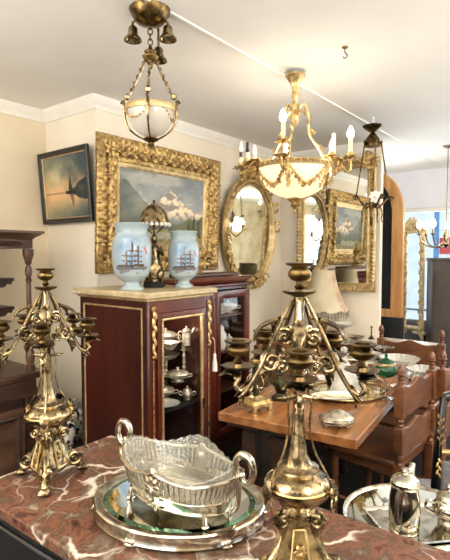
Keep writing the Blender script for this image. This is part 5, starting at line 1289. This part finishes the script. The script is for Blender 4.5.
for a in (0, pi/2):
    k = MB()
    for s in (-1, 1):
        P = [(s*(.03+.022*cos(w*pi/8)), 0, .12+.034*sin(w*pi/8)) for w in range(16)]; k.tube(P, .002, 6, closed=True, mat=Matrix.Rotation(a, 4, 'Z')); k.spiral((s*.026, 0, .078), .014, 1.2, .002, hand=s)
    k.build('wire_hoop', 'brass', bs)
part_l(bs, 'cap', [(.02, .203), (.026, .209), (.014, .216), (.01, .23), (0, .234)], 'brass_light', 16)
# bronze urns behind the candelabrum
def urn(label, loc, s):
    t = thing('bronze_urn', label, 'urn', loc, CAMROT); t.scale = (s,)*3
    part_l(t, 'base', [(0, 0), (.055, 0), (.058, .01), (.04, .02), (.03, .035), (0, .035)], 'bronze_green', 20, mod=lambda a, z: 1+.06*cos(5*a))
    part_l(t, 'body', [(.018, .033), (.03, .045), (.042, .08), (.04, .11), (.028, .13), (.024, .145), (.042, .155), (.04, .16), (0, .15)], 'bronze_green', 24, mod=lambda a, z: 1+.06*cos(8*a+z*30))
    for q in (-1, 1): MB().tube([(q*.036, 0, .12), (q*.06, 0, .14), (q*.064, 0, .105), (q*.04, 0, .08)], .005, 8, smooth=5).build('handle', 'bronze_green', t)
    return t
urn('dark green bronze urn on the table left of the silver candlestick', ont(281, 399), .95)
urn('dark bronze urn on the table close behind the front candelabrum stem', ont(299, 388), .8)
candlestick('slim silver candlestick on the table left of the decanter', ont(316, 394), .245)
# porcelain figure group of flowers behind
tazza('small pale pink porcelain footed dish on the table behind the candelabrum', ont(303, 372), .85, 'porcelain', 'porcelain', wav=6)
# green goblet
gg = thing('green_goblet', 'green glass goblet with gold band and clear stem', 'goblet', ont(385.5, 398), 0); gg.scale = (1.36, 1.36, 1.1)
part_l(gg, 'foot', [(0, 0), (.032, 0), (.032, .003), (.006, .008), (.0045, .02), (.0045, .1), (.007, .106), (0, .106)], 'clear_glass', 24)
part_l(gg, 'bowl', [(0, .104), (.012, .106), (.034, .118), (.045, .138), (.044, .155), (.036, .168), (.034, .176), (.0, .174)], 'green_glass', 32, mod=lambda a, z: 1+.03*cos(12*a) if z < .16 else 1)
part_l(gg, 'gold_band', [(.037, .168), (.0385, .172), (.037, .18), (.034, .182), (.033, .17)], 'brass_light', 32)
part_l(gg, 'lid', [(.034, .182), (.03, .19), (.016, .2), (.006, .206), (.005, .216), (.008, .222), (0, .23)], 'green_glass', 24)
# big crystal bowls
o = dish('scalloped crystal bowl on the far part of the table behind the green goblet', ont(399, 372), 1.3, 'crystal', 'crystal_bowl', 'bowl', .075, 22)
o = dish('shallower scalloped crystal bowl between the two near chairs', ont(424, 378), 1.1, 'crystal', 'crystal_bowl', 'bowl', .055, 18)
# silver crowding the far end
tureen('silver covered tureen on the table behind the decanter', ont(350, 366), .75, CAMROT+.3)
sbt = thing('sauce_boat', 'silver sauce boat with arched handle left of the crystal bowl', 'sauce boat', ont(371, 372), CAMROT+.2)
part_l(sbt, 'body', [(0, 0), (.035, 0), (.036, .005), (.016, .014), (.014, .022), (.04, .036), (.055, .056), (.058, .07), (.054, .068), (.036, .04), (0, .03)], 'silver', 28, sx=1.4)
MB().tube([(-.07, 0, .06), (-.1, 0, .09), (-.11, 0, .06), (-.06, 0, .035)], .004, 8, smooth=6).build('handle', 'silver', sbt)
dish('small silver bowl on the table right of the green goblet', ont(399, 391), .5, 'silver', 'silver_bowl', 'bowl', .06)
dish('low oval silver dish on the table left of the green goblet', ont(369, 383), .55, 'silver', 'silver_dish', 'dish', .04, sx=1.3)
tazza('silver footed dish beyond the scalloped crystal bowl', ont(384, 361), .7)
sugar('silver sugar bowl on the table right of the low crystal bowl', ont(414, 385), .8, CAMROT+.6)
tureen('second silver tureen at the back of the table by the fabric lamp', ont(332, 371), .62, CAMROT-.2)

for lb, px, py, sc_, dp in (('small white porcelain saucer on the table left of the sauce boat', 358, 374, .6, .02), ('white porcelain bowl on the table behind the sauce boat', 372, 359, .75, .06), ('shallow white porcelain dish at the far left of the table', 322, 381, .7, .03)):
    dish(lb, ont(px, py), sc_, 'porcelain', 'porcelain_bowl', 'bowl', dp)
candlestick('short silver candlestick on the table right of the decanter', ont(361, 381), .12)
# ================================================================== ON THE WHITE SIDEBOARD
def ons(px, x=4.08):
    p = on_x(px, 330, x); return (x, p.y, SBZ+.0005)
tazza('slender brass footed comport on the white sideboard right of the fabric lamp', ons(343, 4.0), .95, 'brass_light', 'porcelain', wav=0)
dish('dark rimmed silver bowl on the white sideboard under the mirror', ons(356, 3.98), .78, 'silver_worn', 'silver_bowl', 'bowl', .05)
candlestick('very small bronze candlestick on the white sideboard at the pier edge', ons(371.5, 4.16), .115, 'brass_dark', r=.6)

# ================================================================== IN THE VITRINE
def inv(fx, fy, z): return (VX+VW*fx, VY+VD*fy, z)
s1, s2, s3 = .9993, .7943, .6523
pot('silver coffee pot with tall swan spout on the top vitrine shelf', inv(.36, .42, s1), 1., CAMROT+2.2, 'silver_satin_lit', 'silver_satin_lit')
tureen('silver tureen on the top vitrine shelf at the right', inv(.7, .4, s1), .66, CAMROT, 'silver_satin_lit')
sugar('silver sugar bowl on the top vitrine shelf at the left end', inv(.2, .3, s1), 1.0, CAMROT, 'silver_satin_lit')
dish('pale blue and white bowl high at the left of the vitrine', inv(.24, .62, s1), .85, 'porcelain', 'porcelain_bowl', 'bowl', .08)
tazza('tall silver footed dish on the top vitrine shelf behind the pot', inv(.54, .62, s1), 1.15, 'silver_satin_lit', 'silver_satin_lit')
tureen('round silver tureen on the middle vitrine shelf', inv(.46, .42, s2), .72, CAMROT, 'silver_satin_lit')
pot('silver teapot on the middle vitrine shelf at the left', inv(.22, .3, s2), .95, CAMROT+3.3, 'silver_satin_lit', 'silver_satin_lit', 'teapot', 'teapot')
tazza('silver footed dish on the middle vitrine shelf at the right', inv(.76, .45, s2), .85, 'silver_satin_lit', 'silver_satin_lit')
candlestick('silver candlestick at the right of the middle vitrine shelf', inv(.83, .25, s2), .19, 'silver_satin_lit')
dish('broad silver bowl at the back of the middle vitrine shelf', inv(.5, .72, s2), 1.1, 'silver_satin_lit', 'silver_bowl', 'bowl', .09)
tazza('white porcelain footed dish on the lowest vitrine shelf', inv(.3, .26, s3), .72, 'porcelain', 'porcelain', wav=0)
tureen('silver tureen on the lowest vitrine shelf at the right', inv(.66, .42, s3), .7, CAMROT, 'silver_satin_lit')
dish('small round silver bowl at the front of the top vitrine shelf', inv(.46, .14, s1), .6, 'silver_satin_lit', 'silver_bowl', 'bowl', .07)
pot('small silver cream pot at the right front of the top vitrine shelf', inv(.76, .16, s1), .7, CAMROT+.4, 'silver_satin_lit', 'silver_satin_lit', 'pot', 'cream_pot')
tureen('low silver covered dish at the front of the middle vitrine shelf', inv(.6, .15, s2), .6, CAMROT, 'silver_satin_lit')
candlestick('pale porcelain candlestick at the left of the middle vitrine shelf', inv(.17, .52, s2), .18, 'porcelain')
dish('white porcelain saucer at the front of the lowest vitrine shelf', inv(.5, .22, s3), .8, 'porcelain', 'saucer', 'plate', .02)
sugar('silver sugar bowl at the right front of the lowest vitrine shelf', inv(.82, .2, s3), .8, CAMROT, 'silver_satin_lit')
tas = thing('key_tassel', 'white tassel hanging from the vitrine key', 'tassel', (VX+VW+.012, VY-.012, .93))
MB().lathe([(0, -.1), (.017, -.1), (.014, -.05), (.008, -.01), (.01, 0), (.006, .01), (0, .012)], 14, mod=lambda a, z: 1+.05*cos(9*a)).build('tassel_skirt', 'tassel_white', tas)
MB().tube([(0, 0, .01), (-.004, -.004, .06), (-.012, -.004, .1), (-.02, .006, .112)], .0018, 6, smooth=4).build('cord', 'tassel_white', tas)

# ================================================================== IN THE SECOND CABINET
def inb(px, z):
    p = on_y(px, 320, BY0+.13); return (p.x, BY0+.13, z)
zA, zB = 1.0735, .7835
for i in range(4):
    o = dish(['lowest white plate of the stack in the glazed cabinet', 'second white plate up in the stack in the glazed cabinet', 'third white plate up in the stack in the glazed cabinet', 'top white plate of the stack in the glazed cabinet'][i], inb(219, zA+i*.014), 1., 'porcelain', 'plate', 'plate', .02); o['group'] = 'stack of white plates'
tureen('white porcelain tureen on the upper shelf of the glazed cabinet', inb(228, zA), .72, CAMROT, 'porcelain')
bt = thing('white_jar', 'tall white lidded jar on the lower shelf of the glazed cabinet', 'jar', inb(219.5, zB), 0)
part_l(bt, 'body', [(0, 0), (.045, 0), (.06, .04), (.06, .12), (.04, .15), (.036, .17), (0, .17)], 'porcelain', 24); part_l(bt, 'lid', [(.04, .17), (.036, .185), (.01, .2), (.012, .212), (0, .216)], 'porcelain', 20)
sugar('white sugar bowl on the lower shelf of the glazed cabinet', inb(229, zB), 1., CAMROT, 'porcelain')
tureen('second white tureen on the lower shelf of the glazed cabinet', inb(237, zB), .5, CAMROT, 'porcelain')

# ================================================================== IN THE GAP left of the vitrine
gp = on_y(64, 450, 2.62)
sd = thing('plant_stand', 'low dark wooden stand between the carved sideboard and the vitrine', 'stand', (1.785, 2.70, 0))
MB().box((0, 0, .285), (.3, .3, .03)).build('top', 'walnut_dark', sd, bevel=.006)
for x in (-.12, .12):
    for y in (-.12, .12): MB().box((x, y, .135), (.03, .03, .27)).build('leg', 'walnut_dark', sd)
def imari(label, loc, s, seed):
    prof = [(0, 0), (.05, 0), (.054, .01), (.07, .05), (.092, .12), (.098, .18), (.088, .23), (.06, .262), (.045, .28), (.05, .31), (.06, .325), (.056, .328), (.04, .3), (0, .27)]; q = []
    for (a, b), (c, d) in zip(prof, prof[1:]):
        m_ = max(1, int(math.hypot(a-c, b-d)/.008)); q += [(a+(c-a)*i/m_, b+(d-b)*i/m_) for i in range(m_)]
    q.append(prof[-1])
    o = MB().lathe(q, 80).build('patterned_jar', 'dish_paint', None, smooth=60, loc=loc, col=lambda co, i: mix3(L3(222, 216, 200), mix3(L3(24, 30, 48), L3(120, 44, 34), sstep(.1, .3, fbm(co.x*14, co.y*14+co.z*14, 8))), sstep(-.02, .06, fbm(co.x*24+seed, co.z*24, co.y*24))))
    o.scale = (s,)*3; return tag(o, label, 'jar')
imari('dark patterned porcelain jar on the low stand beside the vitrine', (1.715, 2.63, .3005), .8, 0)
imari('second dark patterned jar at the back of the low stand', (1.86, 2.76, .3005), .85, 5)
tazza('silver scalloped footed dish on the low stand behind the brass candelabrum', (1.72, 2.80, .3005), 1., 'silver', 'silver', wav=14).scale = (1.05, 1.05, 2.1)

# ================================================================== LIGHT
wd = bpy.data.worlds.new('sky'); SC.world = wd; wd.use_nodes = True
bg = wd.node_tree.nodes['Background']; bg.inputs[0].default_value = (.92, .97, 1, 1); bg.inputs[1].default_value = 1.35
def area(name, loc, rot, sx, sy, power, col):
    l = bpy.data.lights.new(name, 'AREA'); l.shape = 'RECTANGLE'; l.size = sx; l.size_y = sy; l.energy = power; l.color = col
    o = bpy.data.objects.new(name, l); COL.objects.link(o); o.location = loc; o.rotation_euler = rot
    return o
def lamp(name, loc, power, r=.08, col=(1, .86, .68)):
    l = bpy.data.lights.new(name, 'POINT'); l.energy = power; l.shadow_soft_size = r; l.color = col
    o = bpy.data.objects.new(name, l); COL.objects.link(o); o.location = loc
area('daylight_rear', (-2.9, .7, 1.45), (radians(90), 0, radians(-90)), 3.7, 1.8, 48, (1, .96, .9))
area('daylight_front', (2.0, -2.45, 1.55), (radians(-90), 0, 0), 4.3, 1.45, 130, (1, .95, .86))
area('daylight_far', (6.5, .7, 1.4), (radians(90), 0, radians(90)), 4.4, 1.45, 75, (.93, .96, 1))
area('ceiling_fill', (2.6, -1.2, 1.95), (radians(180), 0, 0), 5., .5, 145, (1, .96, .87))  # three unseen upward panels, added to brighten the ceiling
area('ceiling_fill', (5.2, 1.9, 1.95), (radians(180), 0, 0), .5, .5, 4, (1, .95, .88))
area('ceiling_fill', (-.6, 1.2, 1.95), (radians(180), 0, 0), .5, 2.5, 95, (1, .96, .87))
lamp('chandelier_glow', (cp.x, cp.y, TOP_Z+zr+.04), 4.5, .12)
lamp('cabinet_light', (VX+VW/2, VY+.12, 1.22), 4.5, .03)
lamp('room_fill', (.4, -.9, 1.95), 34, .15)  # unseen point lights without fittings, added to brighten the room
lamp('room_fill', (3.3, -.6, 2.1), 26, .15)
lamp('room_fill', (-1.2, 1.6, 2.1), 20, .15)

# ================================================================== CAMERA
cm = bpy.data.cameras.new('camera'); cam = bpy.data.objects.new('camera', cm); COL.objects.link(cam)
cam.location = EYE; cam.rotation_euler = (radians(90)-PITCH, 0, radians(-52))
cm.sensor_fit = 'HORIZONTAL'; cm.sensor_width = 36; cm.lens = 36*FPX/450; cm.clip_start = .05
SC.camera = cam
vs_ = SC.view_settings; vs_.view_transform = 'Standard'; vs_.look = 'None'; vs_.gamma = 1; vs_.use_curve_mapping = False; vs_.exposure = .25
cy = SC.cycles; cy.use_denoising = True; cy.max_bounces = 10; cy.diffuse_bounces = 4; cy.glossy_bounces = 6; cy.transparent_max_bounces = 16; cy.sample_clamp_indirect = 6.; cy.caustics_reflective = False; cy.caustics_refractive = False
